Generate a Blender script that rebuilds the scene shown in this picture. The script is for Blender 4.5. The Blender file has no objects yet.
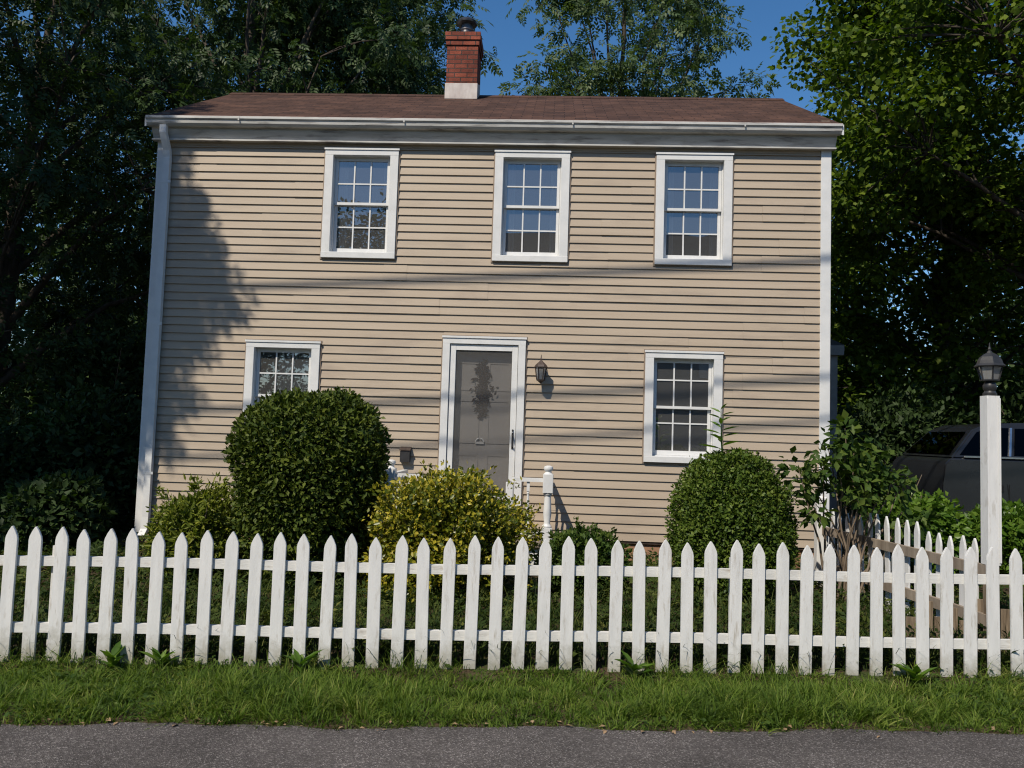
import bpy, math, random
import numpy as np
from mathutils import Vector, Matrix

random.seed(7)
S = bpy.context.scene
COL = S.collection
rad = math.radians
SUN = np.array([0.60, 1.0, -1.30])          # direction the sunlight travels

# ------------------------------------------------------------------ materials
def newmat(name):
    m = bpy.data.materials.new(name); m.use_nodes = True
    nt = m.node_tree; nt.nodes.clear()
    out = nt.nodes.new('ShaderNodeOutputMaterial')
    return m, nt, out

def N(nt, typ, **kw):
    n = nt.nodes.new(typ)
    for k, v in kw.items():
        if k in n.inputs: n.inputs[k].default_value = v
        else: setattr(n, k, v)
    return n

def L(nt, a, b): nt.links.new(a, b)

def ramp(nt, stops):
    r = nt.nodes.new('ShaderNodeValToRGB')
    el = r.color_ramp.elements
    while len(el) < len(stops): el.new(0.5)
    for e, (p, c) in zip(el, stops):
        e.position = p; e.color = (c[0], c[1], c[2], 1)
    return r

def objco(nt, scale=(1, 1, 1)):
    tc = nt.nodes.new('ShaderNodeTexCoord')
    mp = N(nt, 'ShaderNodeMapping'); mp.inputs['Scale'].default_value = scale
    L(nt, tc.outputs['Object'], mp.inputs['Vector'])
    return mp.outputs['Vector']

def surf(name, stops, scale=6.0, stretch=(1, 1, 1), rough=0.6, bump=0.0, bscale=60.0, spec=0.3, metal=0.0, detail=6.0, dirt=None):
    """noise-varied opaque surface; dirt = (colour, scale, lo, hi, stretch) adds stains with a shape of their own"""
    m, nt, out = newmat(name)
    p = N(nt, 'ShaderNodeBsdfPrincipled', Roughness=rough, Metallic=metal)
    p.inputs['Specular IOR Level'].default_value = spec
    v = objco(nt, stretch)
    n = N(nt, 'ShaderNodeTexNoise', Scale=scale, Detail=detail, Roughness=0.6)
    L(nt, v, n.inputs['Vector'])
    r = ramp(nt, stops); L(nt, n.outputs['Fac'], r.inputs['Fac'])
    c = r.outputs['Color']
    if dirt:
        dc, ds, lo, hi, dst = dirt
        v2 = objco(nt, dst)
        n2 = N(nt, 'ShaderNodeTexNoise', Scale=ds, Detail=5.0, Roughness=0.65)
        L(nt, v2, n2.inputs['Vector'])
        mr = N(nt, 'ShaderNodeMapRange'); mr.inputs['From Min'].default_value = lo; mr.inputs['From Max'].default_value = hi
        L(nt, n2.outputs['Fac'], mr.inputs['Value'])
        mx = N(nt, 'ShaderNodeMix', data_type='RGBA')
        L(nt, mr.outputs['Result'], mx.inputs[0]); L(nt, c, mx.inputs[6]); mx.inputs[7].default_value = (*dc, 1)
        c = mx.outputs[2]
    L(nt, c, p.inputs['Base Color'])
    if bump > 0:
        nb = N(nt, 'ShaderNodeTexNoise', Scale=bscale, Detail=4.0)
        L(nt, v, nb.inputs['Vector'])
        b = N(nt, 'ShaderNodeBump', Strength=bump, Distance=0.01)
        L(nt, nb.outputs['Fac'], b.inputs['Height']); L(nt, b.outputs['Normal'], p.inputs['Normal'])
    L(nt, p.outputs['BSDF'], out.inputs['Surface'])
    return m

def leafmat(name, stops, trans=0.3, rough=0.55, spec=0.25, patch=1.2):
    """leaf colour varies per leaf ('rnd') and in loose patches of younger/older foliage"""
    m, nt, out = newmat(name)
    p = N(nt, 'ShaderNodeBsdfPrincipled', Roughness=rough)
    p.inputs['Specular IOR Level'].default_value = spec
    a = N(nt, 'ShaderNodeAttribute', attribute_name='rnd')
    v = objco(nt); n = N(nt, 'ShaderNodeTexNoise', Scale=patch, Detail=2.0); L(nt, v, n.inputs['Vector'])
    ma = N(nt, 'ShaderNodeMath', operation='MULTIPLY_ADD'); ma.inputs[1].default_value = 0.55; 
    L(nt, a.outputs['Fac'], ma.inputs[0])
    mb = N(nt, 'ShaderNodeMath', operation='MULTIPLY'); mb.inputs[1].default_value = 0.45
    L(nt, n.outputs['Fac'], mb.inputs[0]); L(nt, mb.outputs[0], ma.inputs[2])
    r = ramp(nt, stops); L(nt, ma.outputs[0], r.inputs['Fac'])
    L(nt, r.outputs['Color'], p.inputs['Base Color'])
    t = N(nt, 'ShaderNodeBsdfTranslucent')
    g = N(nt, 'ShaderNodeMix', data_type='RGBA', blend_type='MULTIPLY'); g.inputs[0].default_value = 1
    L(nt, r.outputs['Color'], g.inputs[6]); g.inputs[7].default_value = (1.3, 1.5, 0.5, 1)
    L(nt, g.outputs[2], t.inputs['Color'])
    mx = N(nt, 'ShaderNodeMixShader'); mx.inputs[0].default_value = trans
    L(nt, p.outputs['BSDF'], mx.inputs[1]); L(nt, t.outputs['BSDF'], mx.inputs[2])
    L(nt, mx.outputs[0], out.inputs['Surface'])
    return m

def glassmat(name, refl=0.3, tint=(0.75, 0.8, 0.8), rough=0.0, dust=0.0, gl=1.0):
    m, nt, out = newmat(name)
    t = N(nt, 'ShaderNodeBsdfTransparent'); t.inputs['Color'].default_value = (*tint, 1)
    g = N(nt, 'ShaderNodeBsdfGlossy', Roughness=rough); g.inputs['Color'].default_value = (0.95 * gl, 0.97 * gl, gl, 1)
    fr = N(nt, 'ShaderNodeFresnel', IOR=1.5)
    ad = N(nt, 'ShaderNodeMath', operation='ADD', use_clamp=True); ad.inputs[1].default_value = refl
    L(nt, fr.outputs[0], ad.inputs[0])
    v = objco(nt); n = N(nt, 'ShaderNodeTexNoise', Scale=2.2, Detail=1.0); L(nt, v, n.inputs['Vector'])
    b = N(nt, 'ShaderNodeBump', Strength=0.06, Distance=0.02); L(nt, n.outputs['Fac'], b.inputs['Height'])
    L(nt, b.outputs['Normal'], g.inputs['Normal'])
    du = N(nt, 'ShaderNodeBsdfDiffuse'); du.inputs['Color'].default_value = (0.45, 0.45, 0.44, 1)
    dm_ = N(nt, 'ShaderNodeMixShader'); dm_.inputs[0].default_value = dust
    L(nt, t.outputs[0], dm_.inputs[1]); L(nt, du.outputs[0], dm_.inputs[2])
    mx = N(nt, 'ShaderNodeMixShader'); L(nt, ad.outputs[0], mx.inputs[0])
    L(nt, dm_.outputs[0], mx.inputs[1]); L(nt, g.outputs[0], mx.inputs[2])
    L(nt, mx.outputs[0], out.inputs['Surface'])
    return m

M = {}
M['siding'] = surf('siding', [(0.3, (0.375, 0.305, 0.228)), (0.7, (0.43, 0.355, 0.272))], 1.6, (0.25, 1, 6), 0.55, 0.05, 30, 0.3,
                   dirt=((0.29, 0.235, 0.185), 2.2, 0.54, 0.82, (0.4, 1, 2.0)))
M['trim'] = surf('white_trim', [(0.3, (0.60, 0.61, 0.61)), (0.7, (0.70, 0.70, 0.69))], 5, (1, 1, 1), 0.45, 0.03, 40, 0.35,
                 dirt=((0.45, 0.44, 0.40), 3.5, 0.62, 0.9, (1, 1, 0.5)))
M['gutter'] = surf('gutter_enamel', [(0.3, (0.42, 0.41, 0.385)), (0.7, (0.60, 0.59, 0.56))], 4, (0.5, 1, 3), 0.4, 0.0, 40, 0.4,
                   dirt=((0.13, 0.11, 0.10), 2.6, 0.52, 0.74, (0.8, 1, 9)))
M['picket'] = surf('picket_paint', [(0.3, (0.60, 0.605, 0.60)), (0.7, (0.70, 0.70, 0.69))], 7, (3, 3, 0.5), 0.6, 0.12, 50, 0.25,
                   dirt=((0.36, 0.32, 0.26), 8, 0.56, 0.80, (4.0, 1, 0.6)))
def grime(mat, h0, h1, col):
    nt = mat.node_tree; p = next(n for n in nt.nodes if n.type == 'BSDF_PRINCIPLED'); src = p.inputs['Base Color'].links[0].from_socket
    tc = nt.nodes.new('ShaderNodeTexCoord'); sp = nt.nodes.new('ShaderNodeSeparateXYZ'); L(nt, tc.outputs['Object'], sp.inputs[0])
    n = N(nt, 'ShaderNodeTexNoise', Scale=11.0, Detail=6.0, Roughness=0.7); L(nt, tc.outputs['Object'], n.inputs['Vector'])
    a = N(nt, 'ShaderNodeMath', operation='MULTIPLY_ADD'); a.inputs[1].default_value = -.42; L(nt, n.outputs['Fac'], a.inputs[0]); L(nt, sp.outputs[2], a.inputs[2])
    mr = N(nt, 'ShaderNodeMapRange'); mr.inputs['From Min'].default_value = h0; mr.inputs['From Max'].default_value = h1
    mr.inputs['To Min'].default_value = .75; mr.inputs['To Max'].default_value = 0; L(nt, a.outputs[0], mr.inputs['Value'])
    mx = N(nt, 'ShaderNodeMix', data_type='RGBA'); L(nt, mr.outputs['Result'], mx.inputs[0]); L(nt, src, mx.inputs[6]); mx.inputs[7].default_value = (*col, 1)
    L(nt, mx.outputs[2], p.inputs['Base Color'])
grime(M['picket'], -.22, .0, (0.26, 0.24, 0.17))
M['rail'] = surf('rail_paint', [(0.3, (0.55, 0.55, 0.53)), (0.7, (0.68, 0.68, 0.66))], 7, (0.5, 3, 3), 0.65, 0.15, 50, 0.25,
                 dirt=((0.33, 0.28, 0.23), 9, 0.58, 0.78, (0.5, 2, 2)))
M['weathered'] = surf('weathered_wood', [(0.25, (0.14, 0.11, 0.085)), (0.75, (0.36, 0.30, 0.235))], 8, (1, 1, 0.2), 0.8, 0.3, 60, 0.15)
M['planks'] = surf('old_planks', [(0.3, (0.085, 0.062, 0.042)), (0.7, (0.30, 0.235, 0.165))], 12, (4, 4, .3), 0.85, 0.4, 50, 0.1)
M['foundation'] = surf('foundation_paint', [(0.3, (0.26, 0.145, 0.085)), (0.7, (0.36, 0.21, 0.13))], 5, (1, 1, 1), 0.8, 0.2, 50, 0.15)
M['dark_metal'] = surf('dark_metal', [(0.3, (0.018, 0.018, 0.02)), (0.7, (0.04, 0.04, 0.042))], 8, (1, 1, 1), 0.45, 0.05, 60, 0.4)
M['bronze'] = surf('bronze', [(0.3, (0.035, 0.025, 0.02)), (0.7, (0.085, 0.06, 0.05))], 14, (1, 1, 1), 0.5, 0.1, 80, 0.4)
M['steel'] = surf('flue_steel', [(0.3, (0.05, 0.05, 0.05)), (0.7, (0.16, 0.15, 0.15))], 9, (1, 1, 3), 0.38, 0.05, 40, 0.5, 0.85)
M['flashing'] = surf('flashing', [(0.3, (0.42, 0.36, 0.33)), (0.7, (0.60, 0.55, 0.51))], 9, (1, 1, 0.5), 0.55, 0.1, 40, 0.4)
M['chrome'] = surf('chrome', [(0.3, (0.45, 0.45, 0.45)), (0.7, (0.6, 0.59, 0.58))], 6, (1, 1, 1), 0.3, 0.0, 40, 0.5, 1.0)
M['room'] = surf('room_plaster', [(0.3, (0.20, 0.19, 0.18)), (0.7, (0.26, 0.25, 0.23))], 3)
M['curtain'] = surf('curtain', [(0.3, (0.52, 0.52, 0.50)), (0.7, (0.62, 0.62, 0.60))], 5, (6, 6, 0.3), 0.9)
M['inner_door'] = surf('inner_door', [(0.3, (0.35, 0.33, 0.31)), (0.7, (0.40, 0.38, 0.36))], 4, (1, 1, 1), 0.5)
M['swag'] = surf('dried_flowers', [(0.3, (0.012, 0.008, 0.006)), (0.7, (0.05, 0.026, 0.02))], 30, (1, 1, 1), 0.9)
M['bark'] = surf('bark', [(0.25, (0.035, 0.028, 0.022)), (0.75, (0.11, 0.092, 0.075))], 7, (2, 2, 0.4), 0.9, 0.5, 30, 0.1)
M['stem'] = surf('woody_stem', [(0.3, (0.12, 0.09, 0.065)), (0.7, (0.24, 0.19, 0.14))], 12, (2, 2, 0.5), 0.85, 0.2, 60, 0.1)
M['tyre'] = surf('tyre_rubber', [(0.3, (0.012, 0.012, 0.012)), (0.7, (0.025, 0.025, 0.025))], 9, (1, 1, 1), 0.85)
M['cable'] = surf('cable_rubber', [(0.3, (0.015, 0.015, 0.015)), (0.7, (0.03, 0.03, 0.03))], 9, (1, 1, 1), 0.7)
M['tail'] = surf('tail_lamp', [(0.3, (0.18, 0.008, 0.008)), (0.7, (0.22, 0.012, 0.01))], 9, (1, 1, 1), 0.15, 0, 40, 0.6)
M['carpaint'] = surf('charcoal_paint', [(0.3, (0.011, 0.0115, 0.013)), (0.7, (0.015, 0.016, 0.018))], 3, (1, 1, 1), 0.25, 0.0, 40, 0.5)
M['car_black'] = surf('plain_black', [(0.3, (0.008, 0.008, 0.009)), (0.7, (0.014, 0.014, 0.015))], 9, (1, 1, 1), 0.3)
M['glass'] = glassmat('window_glass', 0.15, (0.62, 0.66, 0.66), 0.0, 0.13)
M['carglass'] = glassmat('car_glass', -0.02, (0.03, 0.035, 0.035), 0.0, 0.0, .45)
M['lampglass'] = glassmat('lantern_glass', 0.10, (0.7, 0.7, 0.66), 0.15, 0.45)
M['aged_paint'] = surf('aged_paint', [(0.3, (0.14, 0.14, 0.135)), (0.7, (0.22, 0.22, 0.21))], 5)
M['channel'] = surf('channel_trim', [(0.3, (0.22, 0.17, 0.13)), (0.7, (0.27, 0.21, 0.16))], 5)  # darker than the siding: groove shadow round the casings put into the colour
M['brick_far'] = surf('far_siding', [(0.3, (0.30, 0.27, 0.24)), (0.7, (0.36, 0.33, 0.29))], 4)
M['roof_far'] = surf('far_roof', [(0.3, (0.05, 0.045, 0.042)), (0.7, (0.09, 0.08, 0.075))], 4)
M['chips'] = surf('dry_leaf', [(0.3, (0.20, 0.13, 0.07)), (0.7, (0.38, 0.26, 0.15))], 9)

def screen_mat():
    m, nt, out = newmat('insect_screen')
    t = N(nt, 'ShaderNodeBsdfTransparent')
    d = N(nt, 'ShaderNodeBsdfDiffuse'); d.inputs['Color'].default_value = (0.13, 0.125, 0.12, 1)
    g = N(nt, 'ShaderNodeBsdfGlossy', Roughness=0.15); g.inputs['Color'].default_value = (0.5, 0.5, 0.5, 1)
    a = N(nt, 'ShaderNodeMixShader'); a.inputs[0].default_value = 0.12
    L(nt, d.outputs[0], a.inputs[1]); L(nt, g.outputs[0], a.inputs[2])
    b = N(nt, 'ShaderNodeMixShader'); b.inputs[0].default_value = 0.50
    L(nt, t.outputs[0], b.inputs[1]); L(nt, a.outputs[0], b.inputs[2])
    L(nt, b.outputs[0], out.inputs['Surface'])
    return m
M['screen'] = screen_mat()

def brick_like(name, c1, c2, mortar, scale, bw, rh, ms, bump, rough, noise_amt, axis):
    m, nt, out = newmat(name)
    p = N(nt, 'ShaderNodeBsdfPrincipled', Roughness=rough); p.inputs['Specular IOR Level'].default_value = 0.2
    tc = nt.nodes.new('ShaderNodeTexCoord')
    sp = nt.nodes.new('ShaderNodeSeparateXYZ'); L(nt, tc.outputs['Object'], sp.inputs[0])
    cb = nt.nodes.new('ShaderNodeCombineXYZ')
    if axis == 'wall':
        s = N(nt, 'ShaderNodeMath', operation='ADD'); L(nt, sp.outputs[0], s.inputs[0]); L(nt, sp.outputs[1], s.inputs[1])
        L(nt, s.outputs[0], cb.inputs[0]); L(nt, sp.outputs[2], cb.inputs[1])
    else:
        s = N(nt, 'ShaderNodeMath', operation='MULTIPLY'); s.inputs[1].default_value = 1.0 / math.cos(math.atan(0.553))
        L(nt, sp.outputs[1], s.inputs[0])
        L(nt, sp.outputs[0], cb.inputs[0]); L(nt, s.outputs[0], cb.inputs[1])
    br = N(nt, 'ShaderNodeTexBrick', Scale=scale); br.inputs['Color1'].default_value = (*c1, 1); br.inputs['Color2'].default_value = (*c2, 1)
    br.inputs['Mortar'].default_value = (*mortar, 1); br.inputs['Mortar Size'].default_value = ms
    br.inputs['Brick Width'].default_value = bw; br.inputs['Row Height'].default_value = rh; br.inputs['Bias'].default_value = 0.0
    L(nt, cb.outputs[0], br.inputs['Vector'])
    n = N(nt, 'ShaderNodeTexNoise', Scale=3.0, Detail=8.0, Roughness=0.7); L(nt, tc.outputs['Object'], n.inputs['Vector'])
    mr = N(nt, 'ShaderNodeMapRange'); mr.inputs['From Min'].default_value = 0.3; mr.inputs['From Max'].default_value = 0.7
    mr.inputs['To Min'].default_value = 1 - noise_amt; mr.inputs['To Max'].default_value = 1 + noise_amt
    L(nt, n.outputs['Fac'], mr.inputs['Value'])
    mx = N(nt, 'ShaderNodeMix', data_type='RGBA', blend_type='MULTIPLY'); mx.inputs[0].default_value = 1
    L(nt, br.outputs['Color'], mx.inputs[6]); L(nt, mr.outputs['Result'], mx.inputs[7])
    L(nt, mx.outputs[2], p.inputs['Base Color'])
    fine = N(nt, 'ShaderNodeTexNoise', Scale=90.0, Detail=2.0); L(nt, tc.outputs['Object'], fine.inputs['Vector'])
    sb = N(nt, 'ShaderNodeMath', operation='MULTIPLY_ADD'); sb.inputs[1].default_value = -1.0
    L(nt, br.outputs['Fac'], sb.inputs[0]); L(nt, fine.outputs['Fac'], sb.inputs[2])
    b = N(nt, 'ShaderNodeBump', Strength=bump, Distance=0.012); L(nt, sb.outputs[0], b.inputs['Height'])
    L(nt, b.outputs['Normal'], p.inputs['Normal'])
    L(nt, p.outputs['BSDF'], out.inputs['Surface'])
    return m
M['brick'] = brick_like('chimney_brick', (0.27, 0.075, 0.045), (0.13, 0.038, 0.027), (0.06, 0.042, 0.036), 1.0, 0.21, 0.078, 0.008, 0.8, 0.85, 0.5, 'wall')
M['shingle'] = brick_like('roof_shingles', (0.090, 0.048, 0.034), (0.056, 0.032, 0.025), (0.028, 0.017, 0.014), 1.0, 0.30, 0.14, 0.006, 0.5, 0.9, 0.4, 'roof')
M['eave_edge'] = surf('shingle_edge', [(0.3, (0.20, 0.085, 0.065)), (0.7, (0.30, 0.14, 0.11))], 9, (0.6, 1, 1), 0.8)

def ground_mat():
    m, nt, out = newmat('soil')
    p = N(nt, 'ShaderNodeBsdfPrincipled', Roughness=0.95); p.inputs['Specular IOR Level'].default_value = 0.1
    v = objco(nt)
    n = N(nt, 'ShaderNodeTexNoise', Scale=3.0, Detail=9.0, Roughness=0.7); L(nt, v, n.inputs['Vector'])
    r = ramp(nt, [(0.3, (0.045, 0.032, 0.02)), (0.5, (0.075, 0.055, 0.033)), (0.56, (0.05, 0.062, 0.022)), (0.75, (0.06, 0.08, 0.025))])
    L(nt, n.outputs['Fac'], r.inputs['Fac']); L(nt, r.outputs['Color'], p.inputs['Base Color'])
    n2 = N(nt, 'ShaderNodeTexNoise', Scale=40.0, Detail=5.0); L(nt, v, n2.inputs['Vector'])
    b = N(nt, 'ShaderNodeBump', Strength=0.8, Distance=0.03); L(nt, n2.outputs['Fac'], b.inputs['Height']); L(nt, b.outputs['Normal'], p.inputs['Normal'])
    L(nt, p.outputs['BSDF'], out.inputs['Surface'])
    return m
M['soil'] = ground_mat()

def asphalt_mat():
    m, nt, out = newmat('asphalt')
    p = N(nt, 'ShaderNodeBsdfPrincipled', Roughness=0.9); p.inputs['Specular IOR Level'].default_value = 0.2
    v = objco(nt)
    vo = N(nt, 'ShaderNodeTexVoronoi', Scale=150.0); L(nt, v, vo.inputs['Vector'])
    sc = nt.nodes.new('ShaderNodeSeparateColor'); L(nt, vo.outputs['Color'], sc.inputs[0])
    r = ramp(nt, [(0.0, (0.060, 0.053, 0.050)), (0.5, (0.095, 0.085, 0.080)), (0.85, (0.145, 0.13, 0.122)), (1.0, (0.30, 0.275, 0.26))])
    L(nt, sc.outputs[0], r.inputs['Fac'])
    n = N(nt, 'ShaderNodeTexNoise', Scale=1.3, Detail=7.0, Roughness=0.65); L(nt, v, n.inputs['Vector'])
    mr = N(nt, 'ShaderNodeMapRange'); mr.inputs['From Min'].default_value = 0.3; mr.inputs['From Max'].default_value = 0.7
    mr.inputs['To Min'].default_value = 0.72; mr.inputs['To Max'].default_value = 1.25; L(nt, n.outputs['Fac'], mr.inputs['Value'])
    mx = N(nt, 'ShaderNodeMix', data_type='RGBA', blend_type='MULTIPLY'); mx.inputs[0].default_value = 1
    L(nt, r.outputs['Color'], mx.inputs[6]); L(nt, mr.outputs['Result'], mx.inputs[7]); L(nt, mx.outputs[2], p.inputs['Base Color'])
    b = N(nt, 'ShaderNodeBump', Strength=0.9, Distance=0.008); L(nt, vo.outputs['Distance'], b.inputs['Height'])
    L(nt, b.outputs['Normal'], p.inputs['Normal'])
    L(nt, p.outputs['BSDF'], out.inputs['Surface'])
    return m
M['asphalt'] = asphalt_mat()

M['maple'] = leafmat('maple_leaves', [(0.2, (0.036, 0.066, 0.008)), (0.5, (0.075, 0.122, 0.013)), (0.8, (0.14, 0.19, 0.022))], 0.32, 0.55, 0.14)
M['dark_leaf'] = leafmat('dark_leaves', [(0.2, (0.018, 0.036, 0.013)), (0.5, (0.035, 0.064, 0.022)), (0.8, (0.06, 0.095, 0.03))], 0.2, 0.5, 0.2)
M['ash_leaf'] = leafmat('ash_leaves', [(0.2, (0.045, 0.075, 0.032)), (0.5, (0.075, 0.115, 0.045)), (0.8, (0.115, 0.155, 0.06))], 0.28, 0.5, 0.22)
M['yew'] = leafmat('bush_leaves', [(0.2, (0.024, 0.042, 0.007)), (0.5, (0.054, 0.082, 0.011)), (0.8, (0.105, 0.130, 0.018))], 0.12, 0.55, 0.16, 3)
M['box'] = leafmat('boxwood_leaves', [(0.2, (0.030, 0.060, 0.009)), (0.5, (0.066, 0.110, 0.013)), (0.85, (0.135, 0.175, 0.028))], 0.15, 0.5, 0.2, 3)
M['gold'] = leafmat('golden_leaves', [(0.22, (0.055, 0.085, 0.008)), (0.44, (0.15, 0.165, 0.014)), (0.68, (0.36, 0.30, 0.026)), (0.90, (0.50, 0.42, 0.07))], 0.2, 0.35, 0.4, 3)
M['lime'] = leafmat('light_leaves', [(0.2, (0.07, 0.10, 0.012)), (0.5, (0.13, 0.165, 0.018)), (0.8, (0.23, 0.24, 0.03))], 0.25, 0.5, 0.3, 3)
M['bright'] = leafmat('bright_leaves', [(0.2, (0.04, 0.09, 0.010)), (0.5, (0.085, 0.16, 0.016)), (0.8, (0.14, 0.22, 0.03))], 0.3, 0.4, 0.35, 3)
M['grass'] = leafmat('grass_blades', [(0.2, (0.030, 0.062, 0.008)), (0.45, (0.075, 0.13, 0.015)), (0.66, (0.14, 0.195, 0.028)), (0.86, (0.30, 0.27, 0.10))], 0.32, 0.55, 0.18, 2.5)
M['weed'] = leafmat('weed_leaves', [(0.2, (0.025, 0.055, 0.012)), (0.5, (0.05, 0.09, 0.016)), (0.8, (0.10, 0.14, 0.026))], 0.25, 0.55, 0.16, 3)
M['yard'] = leafmat('yard_leaves', [(0.2, (0.018, 0.034, 0.008)), (0.5, (0.034, 0.058, 0.012)), (0.72, (0.075, 0.095, 0.02)), (0.9, (0.15, 0.15, 0.035))], 0.2, 0.6, 0.12, 2.0)
M['wood_far'] = leafmat('woodland_leaves', [(0.2, (0.018, 0.034, 0.010)), (0.5, (0.032, 0.058, 0.016)), (0.8, (0.05, 0.085, 0.022))], 0.2, 0.6, 0.2)

# ------------------------------------------------------------------ object helpers
ORG = {}
def tag(o, label=None, cat=None, group=None, kind=None):
    if label: o['label'] = label
    if cat: o['category'] = cat
    if group: o['group'] = group
    if kind: o['kind'] = kind
    return o

def thing(name, loc, label, cat, group=None):
    o = bpy.data.objects.new(name, None); COL.objects.link(o)
    o.empty_display_size = 0.2
    o.location = loc; ORG[o] = np.array(loc, float)
    return tag(o, label, cat, group)

def link(name, me, mat, parent=None, origin=None):
    o = bpy.data.objects.new(name, me)
    COL.objects.link(o)
    if mat: me.materials.append(mat)
    if parent is not None:
        o.parent = parent; ORG[o] = ORG[parent]
    elif origin is not None:
        o.location = origin; ORG[o] = np.array(origin, float)
    else:
        ORG[o] = np.zeros(3)
    return o

def npmesh(name, V, F, mat, parent=None, origin=None, rnd=None, smooth=False):
    """V (n,3) world coordinates, F (m,3|4) index array"""
    V = np.asarray(V, float)
    org = ORG[parent] if parent is not None else (np.array(origin, float) if origin is not None else np.zeros(3))
    V = V - org
    F = np.asarray(F, np.int32); k = F.shape[1]
    me = bpy.data.meshes.new(name)
    me.vertices.add(len(V)); me.vertices.foreach_set('co', V.astype(np.float32).ravel())
    me.loops.add(F.size); me.loops.foreach_set('vertex_index', F.ravel())
    me.polygons.add(len(F)); me.polygons.foreach_set('loop_start', np.arange(0, F.size, k, dtype=np.int32))
    me.update(calc_edges=True)
    if rnd is not None:
        a = me.attributes.new('rnd', 'FLOAT', 'POINT'); a.data.foreach_set('value', np.asarray(rnd, np.float32))
    if smooth: me.polygons.foreach_set('use_smooth', np.ones(len(F), bool))
    return link(name, me, mat, parent, origin)

class MB:
    def __init__(self): self.v = []; self.f = []
    def add(self, vs, fs):
        b = len(self.v); self.v += [tuple(map(float, p)) for p in vs]; self.f += [tuple(b + i for i in f) for f in fs]; return self
    def box(self, x0, x1, y0, y1, z0, z1, c=0.0):
        """box, c = chamfer of the four edges that run along the longest direction"""
        if c <= 0:
            vs = [(x, y, z) for z in (z0, z1) for y in (y0, y1) for x in (x0, x1)]
            return self.add(vs, [(0, 2, 3, 1), (4, 5, 7, 6), (0, 1, 5, 4), (2, 6, 7, 3), (0, 4, 6, 2), (1, 3, 7, 5)])
        d = [x1 - x0, y1 - y0, z1 - z0]; ax = d.index(max(d)); lo = [x0, y0, z0]; hi = [x1, y1, z1]
        u, w = [i for i in range(3) if i != ax]
        oc = [(lo[u] + c, lo[w]), (hi[u] - c, lo[w]), (hi[u], lo[w] + c), (hi[u], hi[w] - c), (hi[u] - c, hi[w]), (lo[u] + c, hi[w]), (lo[u], hi[w] - c), (lo[u], lo[w] + c)]
        vs = []
        for t in (lo[ax], hi[ax]):
            for a, b in oc:
                p = [0, 0, 0]; p[ax] = t; p[u] = a; p[w] = b; vs.append(p)
        fs = [tuple(range(8)), tuple(range(8, 16))] + [(i, (i + 1) % 8, 8 + (i + 1) % 8, 8 + i) for i in range(8)]
        return self.add(vs, fs)
    def tube(self, pts, radii, n=8, cap=True):
        V, F = tube(np.array(pts, float), radii, n, cap); return self.add(V, F)
    def lathe(self, cx, cy, prof, n=20, sq=None, rot=0.0):
        """profile of (r,z) turned about z; n=4 with rot=pi/4 gives square sections"""
        vs = []; fs = []
        for r, z in prof:
            for i in range(n):
                a = 2 * math.pi * i / n + rot; vs.append((cx + r * math.cos(a), cy + r * math.sin(a), z))
        for k in range(len(prof) - 1):
            for i in range(n): fs.append((k * n + i, k * n + (i + 1) % n, (k + 1) * n + (i + 1) % n, (k + 1) * n + i))
        fs.append(tuple(range(n - 1, -1, -1))); fs.append(tuple((len(prof) - 1) * n + i for i in range(n)))
        return self.add(vs, fs)
    def prism(self, poly, fn0, fn1):
        """closed polygon swept between two placements of its 2-D points"""
        n = len(poly); vs = [fn0(*p) for p in poly] + [fn1(*p) for p in poly]
        return self.add(vs, [tuple(range(n - 1, -1, -1)), tuple(range(n, 2 * n))] + [(i, (i + 1) % n, n + (i + 1) % n, n + i) for i in range(n)])
    def build(self, name, mat, parent=None, origin=None, smooth=False, bevel=0.0):
        org = ORG[parent] if parent is not None else (np.array(origin, float) if origin is not None else np.zeros(3))
        me = bpy.data.meshes.new(name)
        me.from_pydata([tuple(np.array(p) - org) for p in self.v], [], self.f); me.update()
        import bmesh
        bm = bmesh.new(); bm.from_mesh(me); bmesh.ops.recalc_face_normals(bm, faces=bm.faces)
        if bevel > 0:
            ed = [e for e in bm.edges if len(e.link_faces) == 2 and e.calc_face_angle(0) > 0.5]
            bmesh.ops.bevel(bm, geom=ed, offset=bevel, segments=2, affect='EDGES', clamp_overlap=True)
        bm.to_mesh(me); bm.free()
        if smooth:
            me.polygons.foreach_set('use_smooth', [True] * len(me.polygons))
            try: me.set_sharp_from_angle(angle=rad(40))
            except Exception: pass
        return link(name, me, mat, parent, origin)

def tube(P, radii, n=8, cap=True):
    P = np.asarray(P, float); m = len(P); radii = np.broadcast_to(np.asarray(radii, float), (m,))
    T = np.gradient(P, axis=0); T /= np.linalg.norm(T, axis=1)[:, None] + 1e-9
    ref = np.array([0.0, 0, 1.0]) if abs(T[0][2]) < 0.9 else np.array([1.0, 0, 0])
    U = np.cross(T, ref); U /= np.linalg.norm(U, axis=1)[:, None] + 1e-9
    W = np.cross(T, U)
    a = np.arange(n) * 2 * np.pi / n
    V = (P[:, None, :] + radii[:, None, None] * (np.cos(a)[None, :, None] * U[:, None, :] + np.sin(a)[None, :, None] * W[:, None, :])).reshape(-1, 3)
    F = [(k * n + i, k * n + (i + 1) % n, (k + 1) * n + (i + 1) % n, (k + 1) * n + i) for k in range(m - 1) for i in range(n)]
    if cap: F += [tuple(range(n - 1, -1, -1)), tuple((m - 1) * n + i for i in range(n))]
    return V, F

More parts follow.
